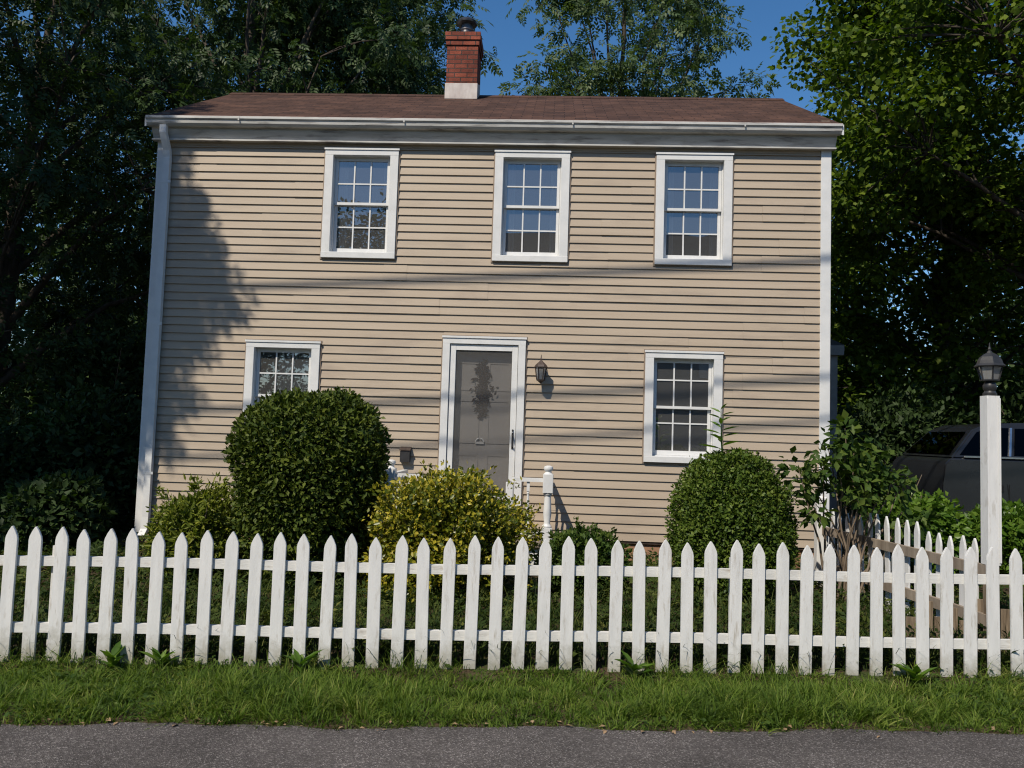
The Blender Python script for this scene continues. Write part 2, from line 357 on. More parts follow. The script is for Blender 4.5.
class Tubes:
    def __init__(self): self.V = []; self.F = []; self.b = 0
    def add(self, P, radii, n=6):
        V, F = tube(P, radii, n, False); self.V.append(V); self.F.append(np.array(F) + self.b); self.b += len(V)
    def build(self, name, mat, parent): 
        return npmesh(name, np.concatenate(self.V), np.concatenate(self.F), mat, parent, smooth=True)

# ------------------------------------------------------------------ leaves
def t_oval(w=0.26, fold=0.07, droop=0.08):
    V = np.array([(0, 0, 0), (w, 0.45, fold), (0, 1, -droop), (-w, 0.45, fold)]); return V, np.array([(0, 1, 2), (0, 2, 3)])
def t_lance(w=0.13):
    V = np.array([(0, 0, 0), (w, 0.3, .03), (w * .8, 0.65, .0), (0, 1, -.12), (-w * .8, 0.65, .0), (-w, 0.3, .03)])
    return V, np.array([(0, 1, 2), (0, 2, 3), (0, 3, 4), (0, 4, 5)])
def t_maple():
    V = [(0, .38, -.02), (0, 0, 0), (.20, .04, .03), (.44, .12, .06), (.40, .30, .03), (.54, .60, .04), (.33, .66, .01), (0, 1, -.08)]
    V += [(-x, y, z) for x, y, z in V[6:1:-1]]
    n = len(V) - 1
    return np.array(V), np.array([(0, i, i % n + 1) for i in range(1, n + 1)])
def t_sprig(pairs=3, w=0.11):
    V = []; F = []; ov, of = t_oval(0.24, .05, .06)
    def put(base, ang, ln, dz):
        b = len(V); c, s = math.cos(ang), math.sin(ang)
        for x, y, z in ov * ln: V.append((base[0] + c * x + s * y, base[1] - s * x + c * y, base[2] + z - dz * y))
        F.extend([tuple(b + i for i in f) for f in of])
    for i in range(pairs):
        y = 0.18 + 0.22 * i
        put((0, y, -.05 * i), 1.0, 0.36, .25); put((0, y, -.05 * i), -1.0, 0.36, .25)
    put((0, 0.66, -.12), 0, 0.38, .3)
    return np.array(V), np.array(F)
def t_blade():
    V = np.array([(-.5, 0, 0), (.5, 0, 0), (-.42, .45, 0.02), (.42, .45, 0.02), (-.25, .8, -.10), (.25, .8, -.10), (0, 1, -.28)]); V[:, 0] *= 0.075
    return V, np.array([(0, 1, 3), (0, 3, 2), (2, 3, 5), (2, 5, 4), (4, 5, 6)])

def unit(a): return a / (np.linalg.norm(a, axis=-1, keepdims=True) + 1e-9)

def scatter(tpl, P, D, Nn, sc, rg, wid=None):
    """place a leaf template: D = leaf axis, Nn = rough normal, sc = length"""
    tv, tf = tpl; n = len(P)
    Y = unit(D); X = unit(np.cross(Y, Nn)); Z = np.cross(X, Y)
    sx = sc if wid is None else wid
    V = P[:, None, :] + tv[None, :, 0, None] * (X * sx[:, None])[:, None, :] + tv[None, :, 1, None] * (Y * sc[:, None])[:, None, :] + tv[None, :, 2, None] * (Z * sc[:, None])[:, None, :]
    F = tf[None] + (np.arange(n) * len(tv))[:, None, None]
    r = np.repeat(rg.random(n), len(tv))
    return V.reshape(-1, 3), F.reshape(-1, tf.shape[1]), r

def leaves_from_clumps(C, R, per, tpl, size, rg, outward=None, flat=0.65, droop=0.35, upn=0.8):
    C = np.asarray(C); R = np.broadcast_to(R, (len(C),))
    idx = np.repeat(np.arange(len(C)), per)
    g = rg.normal(size=(len(idx), 3)); rr = rg.random(len(idx)) ** 0.45
    off = unit(g) * rr[:, None] * R[idx][:, None]; off[:, 2] *= flat
    P = C[idx] + off
    D = unit(off) + rg.normal(size=off.shape) * 0.5; D[:, 2] -= droop
    Nn = rg.normal(size=off.shape) * 0.55 + unit(off) * 0.4; Nn[:, 2] += upn
    return scatter(tpl, P, D, Nn, size * (0.7 + 0.6 * rg.random(len(idx))), rg)

def tree(name, label, base, th, cc, cr, nl, nc, clump_r, per, tpl, size, mat, seed, tr=0.2, droop=0.35, group=None, spread=0.42, bias=None, extra=(), toff=0.0):
    """trunk + limbs to nl lobes, nc leaf clumps around the lobe ends"""
    rg = np.random.default_rng(seed); base = np.array(base, float); cc = np.array(cc, float); cr = np.array(cr, float)
    root = thing(name, base, label, 'tree', group)
    T = Tubes()
    top = np.array([cc[0] + toff + rg.normal() * .2, cc[1], cc[2] + cr[2] * 0.55])
    k = 9; t = np.linspace(0, 1, k)[:, None]
    wob = np.cumsum(rg.normal(size=(k, 3)) * 0.10, 0); wob[:, 2] = 0; wob -= wob[0]
    TP = base * (1 - t) + top * t + wob
    T.add(TP, np.linspace(tr, tr * .25, k) * np.array([1.35] + [1] * (k - 1)), 10)
    # lobes
    d = unit(rg.normal(size=(nl, 3))); d[:, 2] = np.linspace(-0.75, 0.95, nl); d = unit(d)
    ang = np.arange(nl) * 2.39996 + rg.random() * 6; h = np.sqrt(np.maximum(0, 1 - d[:, 2] ** 2)); d[:, 0] = h * np.cos(ang); d[:, 1] = h * np.sin(ang)
    lobes = cc + d * cr * (0.62 + 0.22 * rg.random((nl, 1)))
    limbs = []
    for e in lobes:
        f = np.clip((e[2] - th - 0.8 * np.linalg.norm((e - cc)[:2]) * .55 - base[2]) / (top[2] - base[2]), 0.22, 0.88)
        i = f * (k - 1); i0 = int(i); s = TP[i0] + (TP[min(i0 + 1, k - 1)] - TP[i0]) * (i - i0)
        u = np.linspace(0, 1, 7)[:, None]
        mid = (s + e) / 2 + np.array([0, 0, 0.12 * np.linalg.norm(e - s)])
        Q = s * (1 - u) ** 2 + 2 * mid * u * (1 - u) + e * u ** 2 + rg.normal(size=(7, 3)) * 0.05 * u
        T.add(Q, np.linspace(tr * .42 * (1 - .4 * f), tr * .09, 7), 6); limbs.append(Q)
    ci = rg.integers(0, nl, nc)
    C = lobes[ci] + rg.normal(size=(nc, 3)) * cr * spread * np.array([.62, .62, .5])
    q = (C - cc) / cr; q = np.linalg.norm(q, axis=1); far = q > 1.0
    C[far] = cc + (C[far] - cc) / q[far][:, None] * (0.9 + .2 * rg.random((far.sum(), 1)))
    if bias is not None: C = C[bias(C)]; ci = ci[:0]
    if len(extra): C = np.concatenate([C, np.array(extra, float)])
    LP = np.concatenate(limbs)
    for c in C:
        j = np.argmin(np.linalg.norm(LP - c, axis=1) + 0.4 * np.maximum(0, LP[:, 2] - c[2])); s = LP[j]
        if np.linalg.norm(c - s) < .05: continue
        u = np.linspace(0, 1, 4)[:, None]
        Q = s * (1 - u) + c * u + np.array([0, 0, .15]) * (u * (1 - u)) * 2 + rg.normal(size=(4, 3)) * .03 * u
        T.add(Q, np.linspace(tr * .085, tr * .03, 4), 4)
    T.build('trunk', M['bark'], root)
    V, F, r = leaves_from_clumps(C, clump_r * (0.7 + .6 * rg.random(len(C))), per, tpl, size, rg, droop=droop)
    npmesh('crown', V, F, mat, root, rnd=r)
    return root

# ------------------------------------------------------------------ terrain
def sm(a, b, x): t = min(1, max(0, (x - a) / (b - a))); return t * t * (3 - 2 * t)
F0 = np.array([-3.7, -5.2]); ED = np.array([math.cos(rad(4.05)), math.sin(rad(4.05))]); EN = np.array([ED[1], -ED[0]])
def bank(n): return -.05 * sm(.0, .16, n)
def gz(x, y): return gz0(x, y) + bank((x - F0[0]) * EN[0] + (y - F0[1]) * EN[1])
def gz0(x, y):
    z = 0.0085 * (min(12, max(-12, x)) + 3.7)
    return z + 0.12 * sm(4.0, 5.2, x) * sm(-3.5, -1.5, y)
F0 = np.array([-3.7, -5.2]); ED = np.array([math.cos(rad(4.05)), math.sin(rad(4.05))]); EN = np.array([ED[1], -ED[0]])
def st(s, n): p = F0 + ED * s + EN * n; return p[0], p[1]        # street frame: s along the fence, n towards the road
def edge_n(s):
    c = min(16, max(-10, s))
    return 1.055 - 0.014 * (c - 0.57) + 0.012 * math.sin(c * 41) * math.sin(c * 5.3) + 0.028 * math.sin(c * 3.1) + 0.015 * math.sin(c * 7.7 + 1) + 0.008 * math.sin(c * 19)

def build_ground():
    xs = np.concatenate([[-400, -150, -60, -30], np.arange(-16, 17, 0.4), [30, 60, 150, 400]])
    ys = np.concatenate([[-400, -150, -60, -30], np.arange(-18, -7, 0.5), np.arange(-7, -3, .06), np.arange(-3, 20, .5), [30, 60, 150, 400]])
    V = np.array([(x, y, gz(x, y)) for y in ys for x in xs]); n = len(xs)
    F = np.array([(j * n + i, j * n + i + 1, (j + 1) * n + i + 1, (j + 1) * n + i) for j in range(len(ys) - 1) for i in range(n - 1)])
    o = npmesh('ground', V, F, M['soil'], smooth=True)
    tag(o, 'brown soil and grassy ground round the house and under the verge', 'ground', kind='structure')
    ss = np.concatenate([[-200, -60, -30, -20], np.arange(-12, 20, 0.1), [24, 34, 60, 200]])
    V = []; F = []
    for i, s in enumerate(ss):
        for n_ in (edge_n(s), edge_n(s) + .5, 2.6, 4.6, 6.6):
            x, y = st(s, n_); V.append((x, y, gz(x, y) + 0.006))
    for i in range(len(ss) - 1):
        for j in range(4): a = i * 5 + j; F.append((a, a + 1, a + 6, a + 5))
    o = npmesh('road', V, np.array(F), M['asphalt'], smooth=True)
    tag(o, 'worn grey asphalt road running along the grass verge in the foreground', 'road', kind='structure')
build_ground()

# ------------------------------------------------------------------ the house
XL, XR, ZB, ZT, YB = -5.60, 3.70, 0.33, 5.80, 5.10
house = thing('house', (-0.95, 2.5, 0.0), 'two storey house clad in beige horizontal siding with brown shingle roof', 'house')
OPEN = []                                       # openings x0,x1,z0,z1 in the siding
WINS = [(-2.70, 4.055, 1.545, 'u'), (-0.325, 4.055, 1.545, 'u'), (1.885, 4.055, 1.545, 'u'), (-3.68, 1.385, 1.495, 'l'), (1.79, 1.385, 1.495, 'r')]
for cx, z0, h, k in WINS: OPEN.append((cx - .45, cx + .45, z0 + .06, z0 + h - .06))
OPEN.append((-1.40, -0.41, 0.70, 2.94))

def siding():
    V = []; F = []
    def quad(x0, x1, za, ya, zb, yb):
        b = len(V); V.extend([(x0, ya, za), (x1, ya, za), (x1, yb, zb), (x0, yb, zb)]); F.append((b, b + 1, b + 2, b + 3))
    ex = 0.1145; z = ZB; k = 0
    rg = random.Random(3)
    while z < ZT - 0.01:
        z1 = min(z + ex, ZT)
        if not k % 2: js = sorted(rg.uniform(XL, XR) for _ in range(3))
        k += 1
        def lap(x0, x1):
            c = [x0] + [j for j in js if x0 + .05 < j < x1 - .05] + [x1]
            return [(p, q, .0035 * (i % 2)) for i, (p, q) in enumerate(zip(c, c[1:]))]
        cuts = sorted({z, z1} | {c for o in OPEN for c in (o[2], o[3]) if z < c < z1})
        for a, b in zip(cuts, cuts[1:]):
            if b - a < 1e-4: continue
            m = (a + b) / 2; xs = [(XL, XR)]
            for o in OPEN:
                if o[2] < m < o[3]:
                    xs = [s for p, q in xs for s in ((p, min(q, o[0])), (max(p, o[1]), q)) if s[1] - s[0] > 1e-3]
            f = lambda zz: -(0.023 - 0.019 * (zz - z) / ex)
            for x0, x1 in xs:
                for (u0, u1, o) in lap(x0, x1):
                    quad(u0, u1, a, f(a) - o, b, f(b) - o)
                    if a == z: quad(u0, u1, z - .0, -0.004, z, f(z) - o)
        z = z1
    return npmesh('wall', V, np.array(F), M['siding'], house)
siding()
w = MB()                                        # the other three walls and the room surfaces behind the front
w.box(XL - .01, XL + .10, .012, YB, ZB, ZT + .3).box(XR - .10, XR + .01, .012, YB, ZB, ZT + .3).box(XL + .1, XR - .1, YB - .1, YB, ZB, ZT + .3)
w.build('wall', M['siding'], house)
for sx in (XL + .05, XR - .05):                 # gable triangles
    MB().prism([(0.05, ZT + .29), (YB - .05, ZT + .29), (2.55, 7.42)], lambda a, b, s=sx: (s - .04, a, b), lambda a, b, s=sx: (s + .04, a, b)).build('gable', M['siding'], house)
r_ = MB().box(XL + .11, XR - .11, .5, YB - .11, 3.15, 3.35).box(XL + .11, XR - .11, .5, YB - .11, .45, .6).box(XL + .11, XR - .11, .02, YB - .11, 5.78, 5.84).box(-1.75, -1.65, .16, YB - .11, .61, 3.14).box(0.3, 0.4, .16, YB - .11, .61, 3.14).box(-1.75, -1.65, .16, YB - .11, 3.36, 5.77).box(.6, .7, .16, YB - .11, 3.36, 5.77)
r_.box(XL + .11, XR - .11, 3.2, 3.3, .61, 3.14).box(XL + .11, XR - .11, 3.2, 3.3, 3.36, 5.77)
r_.build('interior_partition', M['room'], house)
MB().box(XL + .03, XR - .03, .02, YB, -0.3, ZB - .004).build('foundation', M['foundation'], house)
# starter strip under the lowest course, eave soffit, fascia
MB().box(XL, XR, -.010, .02, ZB - .035, ZB - .006).build('starter_strip', M['bronze'], house)
f = MB()
f.prism([(-.131, 5.836), (-.126, 5.80), (-.085, 5.74), (-.060, 5.688), (-.112, 5.684), (-.112, 5.664), (-.030, 5.664), (-.030, 5.836)], lambda a, b: (XL - .07, a, b), lambda a, b: (XR + .06, a, b))   # sloping cornice with a lip along its lower edge
f.build('fascia', M['gutter'], house)
MB().box(XL - .07, XR + .06, -.0298, .02, 5.755, 5.772).build('soffit', M['gutter'], house)
MB().box(XL + .1, XR - .13, -.030, .004, 5.62, 5.752, .003).build('frieze', M['siding'], house)
# K-style gutter: a hollow channel
gp = [(-.133, 5.955), (-.133, 5.835), (-.195, 5.835), (-.225, 5.865), (-.232, 5.905), (-.252, 5.925), (-.252, 5.958), (-.246, 5.958), (-.246, 5.928), (-.226, 5.908), (-.219, 5.868), (-.192, 5.841), (-.139, 5.841), (-.139, 5.955)]
gm = MB().prism(gp, lambda a, b: (XL - .11, a, b), lambda a, b: (XR + .095, a, b))
for gx in (XL - .11, XR + .092):
    gm.prism([p for p in gp[:7]], lambda a, b, s=gx: (s, a, b), lambda a, b, s=gx: (s + .003, a, b))
for gx in np.arange(XL + 1.2, XR, 2.3): gm.box(gx, gx + .02, -.2545, -.2525, 5.90, 5.958)
gut = gm.build('gutter', M['gutter'], house)
# roof
SL = 0.553; EZ, EY, RY = 5.965, -.22, 2.55; RZ = EZ + SL * (RY - EY)
RX0, RX1 = XL - .10, XR + .09
rm = MB()
for (ya, yb) in ((EY, RY), (2 * RY - EY, RY)):
    rm.prism([(ya, EZ), (yb, RZ), (yb, RZ - .05), (ya, EZ - .05)], lambda a, b: (RX0, a, b), lambda a, b: (RX1, a, b))
roof = rm.build('roof', M['shingle'], house)
MB().prism([(RY - .14, RZ - .14 * SL + .004), (RY, RZ + .014), (RY + .14, RZ - .14 * SL + .004), (RY + .14, RZ - .14 * SL + .012), (RY, RZ + .026), (RY - .14, RZ - .14 * SL + .012)],
           lambda a, b: (RX0 - .01, a, b), lambda a, b: (RX1 + .01, a, b)).build('ridge_cap', M['shingle'], roof)
em = MB(); em.box(RX0 - .004, RX1 + .004, EY - .012, EY - .002, EZ - .035, EZ + .004)
em.build('drip_edge', M['eave_edge'], roof)
for xx in (RX0 - .028, RX1 + .003):
    rk = MB()
    for sgn in (1, -1):
        rk.prism([(RY - sgn * (RY - EY), EZ - .012), (RY, RZ - .012), (RY, RZ - .17), (RY - sgn * (RY - EY), EZ - .15)], lambda a, b, s=xx: (s, a, b), lambda a, b, s=xx: (s + .025, a, b))
    rk.build('rake_board', M['trim'], house)
# corner boards
MB().box(XL - .02, XL + .10, -.040, .0115, ZB - .16, 5.752, .004).build('corner_board', M['trim'], house)
MB().box(XR - .115, XR + .02, -.040, .0115, ZB - .02, 5.752, .004).build('corner_board', M['trim'], house)
MB().box(XL - .02, XL + .0, .012, .12, ZB - .16, 5.752).build('corner_board', M['trim'], house)
# downspout with elbow from the gutter back to the wall
def ribbed(mb, pts, wx, wy):
    """rectangular pipe through (x,y,z) points"""
    vs = []; fs = []
    P = [np.array(p, float) for p in pts]
    for i, p in enumerate(P):
        a = P[max(0, i - 1)]; b = P[min(len(P) - 1, i + 1)]; t = unit(b - a)
        u = np.array([1.0, 0, 0]); v = unit(np.cross(t, u))
        q = [(-1, -.8), (-.8, -1), (-.15, -1), (0, -.82), (.15, -1), (.8, -1), (1, -.8), (1, 1), (-1, 1)]
        for s1, s2 in q: vs.append(p + u * wx * s1 + v * wy * s2)
    n = 9
    for k in range(len(P) - 1):
        for i in range(n): fs.append((k * n + i, k * n + (i + 1) % n, (k + 1) * n + (i + 1) % n, (k + 1) * n + i))
    fs += [tuple(range(n)), tuple((len(P) - 1) * n + i for i in range(n))]
    return mb.add(vs, fs)
dx = XL + .155
dm = ribbed(MB(), [(dx - .02, -.19, 5.838), (dx - .02, -.19, 5.74), (dx - .012, -.16, 5.66), (dx, -.095, 5.52), (dx, -.075, 5.42), (dx, -.075, 3.2), (dx, -.075, .42), (dx, -.09, .25), (dx, -.17, .16)], .046, .036)
ds = dm.build('downspout', M['trim'], house)
for zz in (5.05, 3.05, 1.0): MB().box(dx - .075, dx + .075, -.114, -.108, zz, zz + .035).build('strap', M['trim'], ds)

def window(cx, z0, h, kind):
    W = 1.03; x0, x1 = cx - W / 2, cx + W / 2; z1 = z0 + h
    cw, ct, cb = .115, .095, .085                     # casing widths
    c = MB()
    c.box(x0, x0 + cw, -.052, .03, z0 + cb, z1 - ct, .003).box(x1 - cw, x1, -.052, .03, z0 + cb, z1 - ct, .003)
    c.box(x0, x1, -.052, .03, z1 - ct, z1, .003)
    c.box(x0 - .012, x1 + .012, -.064, -.0525, z1 - .022, z1 + .006)      # drip cap
    win = c.build('window', M['trim'], house)
    c = MB().box(x0, x1, -.060, .03, z0, z0 + cb - .002, .004); c.build('sill', M['trim'], win)
    j = MB()                                            # channel round the casing, its colour darkened to draw the groove shadow
    j.box(x0 - .018, x0 - .001, -.030, -.002, z0 - .018, z1 + .020).box(x1 + .001, x1 + .018, -.030, -.002, z0 - .018, z1 + .020)
    j.box(x0 - .001, x1 + .001, -.030, -.002, z1 + .007, z1 + .020).box(x0 - .001, x1 + .001, -.030, -.002, z0 - .018, z0 - .001)
    j.build('channel_trim', M['channel'], win)
    a0, a1, b0, b1 = x0 + cw, x1 - cw, z0 + cb, z1 - ct       # daylight opening
    jm = MB().box(a0 - .012, a0 + .012, .031, .14, b0 - .02, b1 + .02).box(a1 - .012, a1 + .012, .031, .14, b0 - .02, b1 + .02).box(a0 + .0125, a1 - .0125, .031, .14, b1 - .012, b1 + .012).box(a0 + .0125, a1 - .0125, .031, .14, b0 - .012, b0 + .012)
    jm.build('jamb', M['trim'], win)
    zm = (b0 + b1) / 2 + (0.02 if kind == 'u' else 0.0)
    def sash(nm, s0, s1, yy, zmun, low):
        st_, rt, rb = .040, .042, (.062 if low else .036)
        i0, i1 = a0 + .014, a1 - .014
        m = MB()
        m.box(i0, i0 + st_, yy, yy + .034, s0, s1, .003).box(i1 - st_, i1, yy, yy + .034, s0, s1, .003)
        m.box(i0 + st_, i1 - st_, yy + .001, yy + .033, s1 - rt, s1 - .0).box(i0 + st_, i1 - st_, yy + .001, yy + .033, s0, s0 + rb)
        s = m.build(nm, M['trim'], win)
        p0, p1, q0, q1 = i0 + st_, i1 - st_, s0 + rb, s1 - rt
        mu = MB(); t = .0095; yp = yy + .006
        dpt = .012
        for k in (1, 2):
            xm = p0 + (p1 - p0) * k / 3; mu.box(xm - t, xm + t, yp, yp + dpt, q0, q1)
        zc = q0 + (q1 - q0) * zmun
        for k in range(3):
            xa = p0 + (p1 - p0) * k / 3 + (t if k else 0); xb = p0 + (p1 - p0) * (k + 1) / 3 - (t if k < 2 else 0)
            mu.box(xa, xb, yp + .001, yp + dpt - .001, zc - t, zc + t)
        mu.build('muntin', M['trim'], win)
        return (p0, p1, yy + .0195, q0, q1)
    zu = .5 if kind != 'r' else .60
    for (p0, p1, yp, q0, q1) in (sash('upper_sash', zm - .018, b1 - .014, .040, zu - (.05 if kind == 'u' else 0), False), sash('lower_sash', b0 + .014, zm + .018, .078, (.5 if kind != 'r' else .66), True)):
        npmesh('pane', [(p0, yp, q0), (p1, yp, q0), (p1, yp, q1), (p0, yp, q1)], np.array([(0, 1, 2, 3)]), M['glass'], win)
    # what hangs behind the glass
    cur = []
    if kind == 'l': cur = [(cx - .14, a1 - .01, b0 + .1, b1 - .02)]
    if kind == 'u': cur = [(a0 + .0, a0 + .16, b0, b1), (a1 - .14, a1, b0, b1)]
    for (u0, u1, v0, v1) in cur:
        n = 40; V = []; F = []
        for i in range(n + 1):
            x = u0 + (u1 - u0) * i / n; y = .21 + .018 * math.sin(x * 95) + .01 * math.sin(x * 41)
            V += [(x, y, v0), (x, y, v1)]
        F = np.array([(2 * i, 2 * i + 2, 2 * i + 3, 2 * i + 1) for i in range(n)])
        npmesh('curtain', V, F, M['curtain'], win, smooth=True)
for wd in WINS: window(*wd)

def front_door():
    x0, x1, z0, z1 = -1.47, -0.34, 0.66, 3.005
    c = MB(); cw = .098
    c.box(x0, x0 + cw, -.055, .03, z0, z1 - cw, .003).box(x1 - cw, x1, -.055, .03, z0, z1 - cw, .003).box(x0, x1, -.055, .03, z1 - cw, z1, .003)
    c.box(x0 - .012, x1 + .012, -.068, -.0555, z1 - .02, z1 + .008)
    d = c.build('front_door', M['trim'], house)
    j = MB().box(x0 - .018, x0 - .001, -.030, -.002, z0, z1 + .022).box(x1 + .001, x1 + .018, -.030, -.002, z0, z1 + .022).box(x0 - .001, x1 + .001, -.030, -.002, z1 + .009, z1 + .022)
    j.build('channel_trim', M['channel'], d)
    a0, a1, b1 = x0 + cw + .006, x1 - cw - .006, z1 - cw - .006; b0 = z0 + .04
    s = MB(); fw = .078
    s.box(a0, a0 + fw, -.030, .004, b0, b1, .004).box(a1 - fw, a1, -.030, .004, b0, b1, .004).box(a0 + fw, a1 - fw, -.029, .003, b1 - fw, b1).box(a0 + fw, a1 - fw, -.029, .003, b0, b0 + .16)
    s.build('storm_door_frame', M['trim'], d)
    npmesh('screen', [(a0 + fw, -.012, b0 + .16), (a1 - fw, -.012, b0 + .16), (a1 - fw, -.012, b1 - fw), (a0 + fw, -.012, b1 - fw)], np.array([(0, 1, 2, 3)]), M['screen'], d)
    i = MB().box(x0 + .06, x1 - .06, .100, .145, b0 - .02, z1 - .05)      # inner panelled door
    for (u0, u1) in ((a0 + .09, a0 + .41), (a1 - .41, a1 - .09)):
        for (v0, v1) in ((b0 + .12, b0 + .72), (b0 + .86, b0 + 1.46), (b0 + 1.58, b0 + 1.98)):
            i.box(u0, u1, .092, .0995, v0, v0 + .03).box(u0, u1, .092, .0995, v1 - .03, v1).box(u0, u0 + .03, .0915, .0995, v0 + .03, v1 - .03).box(u1 - .03, u1, .0915, .0995, v0 + .03, v1 - .03)
    i.build('inner_door', M['inner_door'], d)
    jj = MB().box(x0 + .05, x0 + .097, .031, .1, b0, z1 - .1).box(x1 - .097, x1 - .05, .031, .1, b0, z1 - .1).box(x0 + .098, x1 - .098, .031, .1, z1 - .14, z1 - .1)
    jj.build('jamb', M['trim'], d)
    h = MB().box(a1 - .052, a1 - .026, -.040, -.0305, 1.50, 1.72, .003).tube([(a1 - .039, -.040, 1.68), (a1 - .039, -.075, 1.67), (a1 - .039, -.08, 1.60), (a1 - .039, -.075, 1.54), (a1 - .039, -.040, 1.53)], .009, 8)
    h.lathe(a1 - .039, -.036, [(.001, 1.735), (.012, 1.74), (.012, 1.76), (.001, 1.765)], 10)
    h.build('handle', M['dark_metal'], d)
    k = MB().tube([(-.935 + .055 * math.cos(t), .084, 1.575 + .055 * math.sin(t)) for t in np.linspace(0, math.pi, 9)], .010, 6)
    k.box(-.995, -.875, .080, .0905, 1.555, 1.575).build('door_knocker', M['trim'], d)
    MB().box(x0 + .02, x1 - .02, -.10, .09, z0 - .03, z0 - .002, .004).build('threshold', M['weathered'], d)
front_door()
# dried swag hanging on the inner door
rg = np.random.default_rng(5)
sw = thing('door_swag', (-.92, .08, 2.3), 'dark dried flower swag hanging on the front door behind its grey screen', 'door decoration')
n = 420; tt = rg.random(n); P = np.stack([-.92 + rg.normal(size=n) * (.018 + .040 * np.sin(np.clip(tt * 3.14, 0, 3.14))), .065 + rg.random(n) * .02, 1.95 + tt * .72], 1)
D = rg.normal(size=(n, 3)); D[:, 1] *= .2; D[:, 2] -= .5
V, F, r = scatter(t_lance(.2), P, D, rg.normal(size=(n, 3)) * .4 + np.array([0, -1, 0]), .03 + .06 * rg.random(n), rg)
npmesh('flowers', V, F, M['swag'], sw, rnd=r)
MB().tube([(-.92, .088, 2.72), (-.91, .08, 2.35), (-.925, .08, 1.98)], .012, 6).build('stem', M['swag'], sw)

# chimney
ch = MB(); cx0, cx1, cy0, cy1 = -1.905, -1.345, 2.12, 2.72
ch.box(cx0 + .02, cx1 - .02, cy0 + .02, cy1 - .02, 6.9, 8.20).box(cx0, cx1, cy0, cy1, 8.2005, 8.285).box(cx0 - .018, cx1 + .018, cy0 - .018, cy1 + .018, 8.2855, 8.42)
chim = ch.build('chimney', M['brick'], house)
zf = EZ + SL * (cy0 - EY)
fl = MB().box(cx0 + .008, cx1 - .008, cy0 + .004, cy0 + .0195, zf + .01, zf + .28, .003)
fl.prism([(cy0 + .021, zf + .02), (RY, RZ + .02), (RY, RZ + .20), (cy0 + .021, zf + .27)], lambda a, b: (cx0 + .005, a, b), lambda a, b: (cx0 + .0195, a, b))
fl.prism([(cy0 + .021, zf + .02), (RY, RZ + .02), (RY, RZ + .20), (cy0 + .021, zf + .27)], lambda a, b: (cx1 - .0195, a, b), lambda a, b: (cx1 - .005, a, b))
fl.build('flashing', M['flashing'], chim)
MB().box(cx0 + .03, cx1 - .03, cy0 + .03, cy1 - .03, 8.4205, 8.445, .004).build('crown_mortar', M['flashing'], chim)
fx, fy = -1.60, 2.42
fp = MB().lathe(fx, fy, [(.15, 8.445), (.15, 8.47), (.115, 8.49), (.11, 8.57), (.125, 8.58), (.125, 8.60), (.10, 8.61), (.10, 8.69)], 24)
flue = fp.build('flue_pipe', M['steel'], chim, smooth=True)
MB().lathe(fx, fy, [(.06, 8.685), (.175, 8.70), (.182, 8.73), (.15, 8.768), (.07, 8.795), (.005, 8.80)], 24).build('flue_cap', M['steel'], chim, smooth=True)

# rear side porch seen past the right corner
p = MB().prism([(3.0, 3.30), (5.2, 3.95), (5.2, 4.03), (3.0, 3.40)], lambda a, b: (3.75, a, b), lambda a, b: (5.02, a, b))
p.build('porch_roof', M['roof_far'], house)
MB().box(3.75, 5.00, 2.97, 2.999, 3.22, 3.39, .004).build('porch_fascia', M['aged_paint'], house)
MB().box(4.80, 4.92, 3.05, 3.17, .0, 3.30, .004).build('porch_post', M['aged_paint'], house)
MB().box(3.72, 5.00, 4.9, 5.1, .0, 3.80).build('porch_wall', M['siding'], house)

# ------------------------------------------------------------------ wall lantern
wl = thing('wall_lantern', (-.125, -.02, 2.6), 'small bronze wall lantern mounted on the siding beside the front door', 'lantern')
lx, ly = -.125, -.155
MB().box(lx - .045, lx + .045, -.038, -.020, 2.44, 2.66, .004).build('backplate', M['bronze'], wl)
MB().tube([(lx, -.037, 2.62), (lx, -.08, 2.69), (lx, -.13, 2.71), (lx, ly, 2.68)], .010, 8).build('arm', M['bronze'], wl, smooth=True)
MB().lathe(lx, ly, [(.088, 2.60), (.092, 2.607), (.075, 2.635), (.045, 2.665), (.028, 2.68), (.012, 2.70), (.016, 2.715), (.006, 2.74), (.003, 2.775)], 6).build('lantern_roof', M['bronze'], wl)
cg = MB()
for i in range(6):
    a = 2 * math.pi * i / 6
    cg.tube([(lx + .078 * math.cos(a), ly + .078 * math.sin(a), 2.602), (lx + .052 * math.cos(a), ly + .052 * math.sin(a), 2.435)], .007, 5)
cg.lathe(lx, ly, [(.055, 2.425), (.058, 2.44), (.05, 2.441)], 6).lathe(lx, ly, [(.004, 2.385), (.014, 2.395), (.03, 2.415), (.053, 2.4245)], 6)
cg.build('cage', M['bronze'], wl)
MB().lathe(lx, ly, [(.046, 2.442), (.070, 2.598)], 6).build('glass', M['lampglass'], wl)

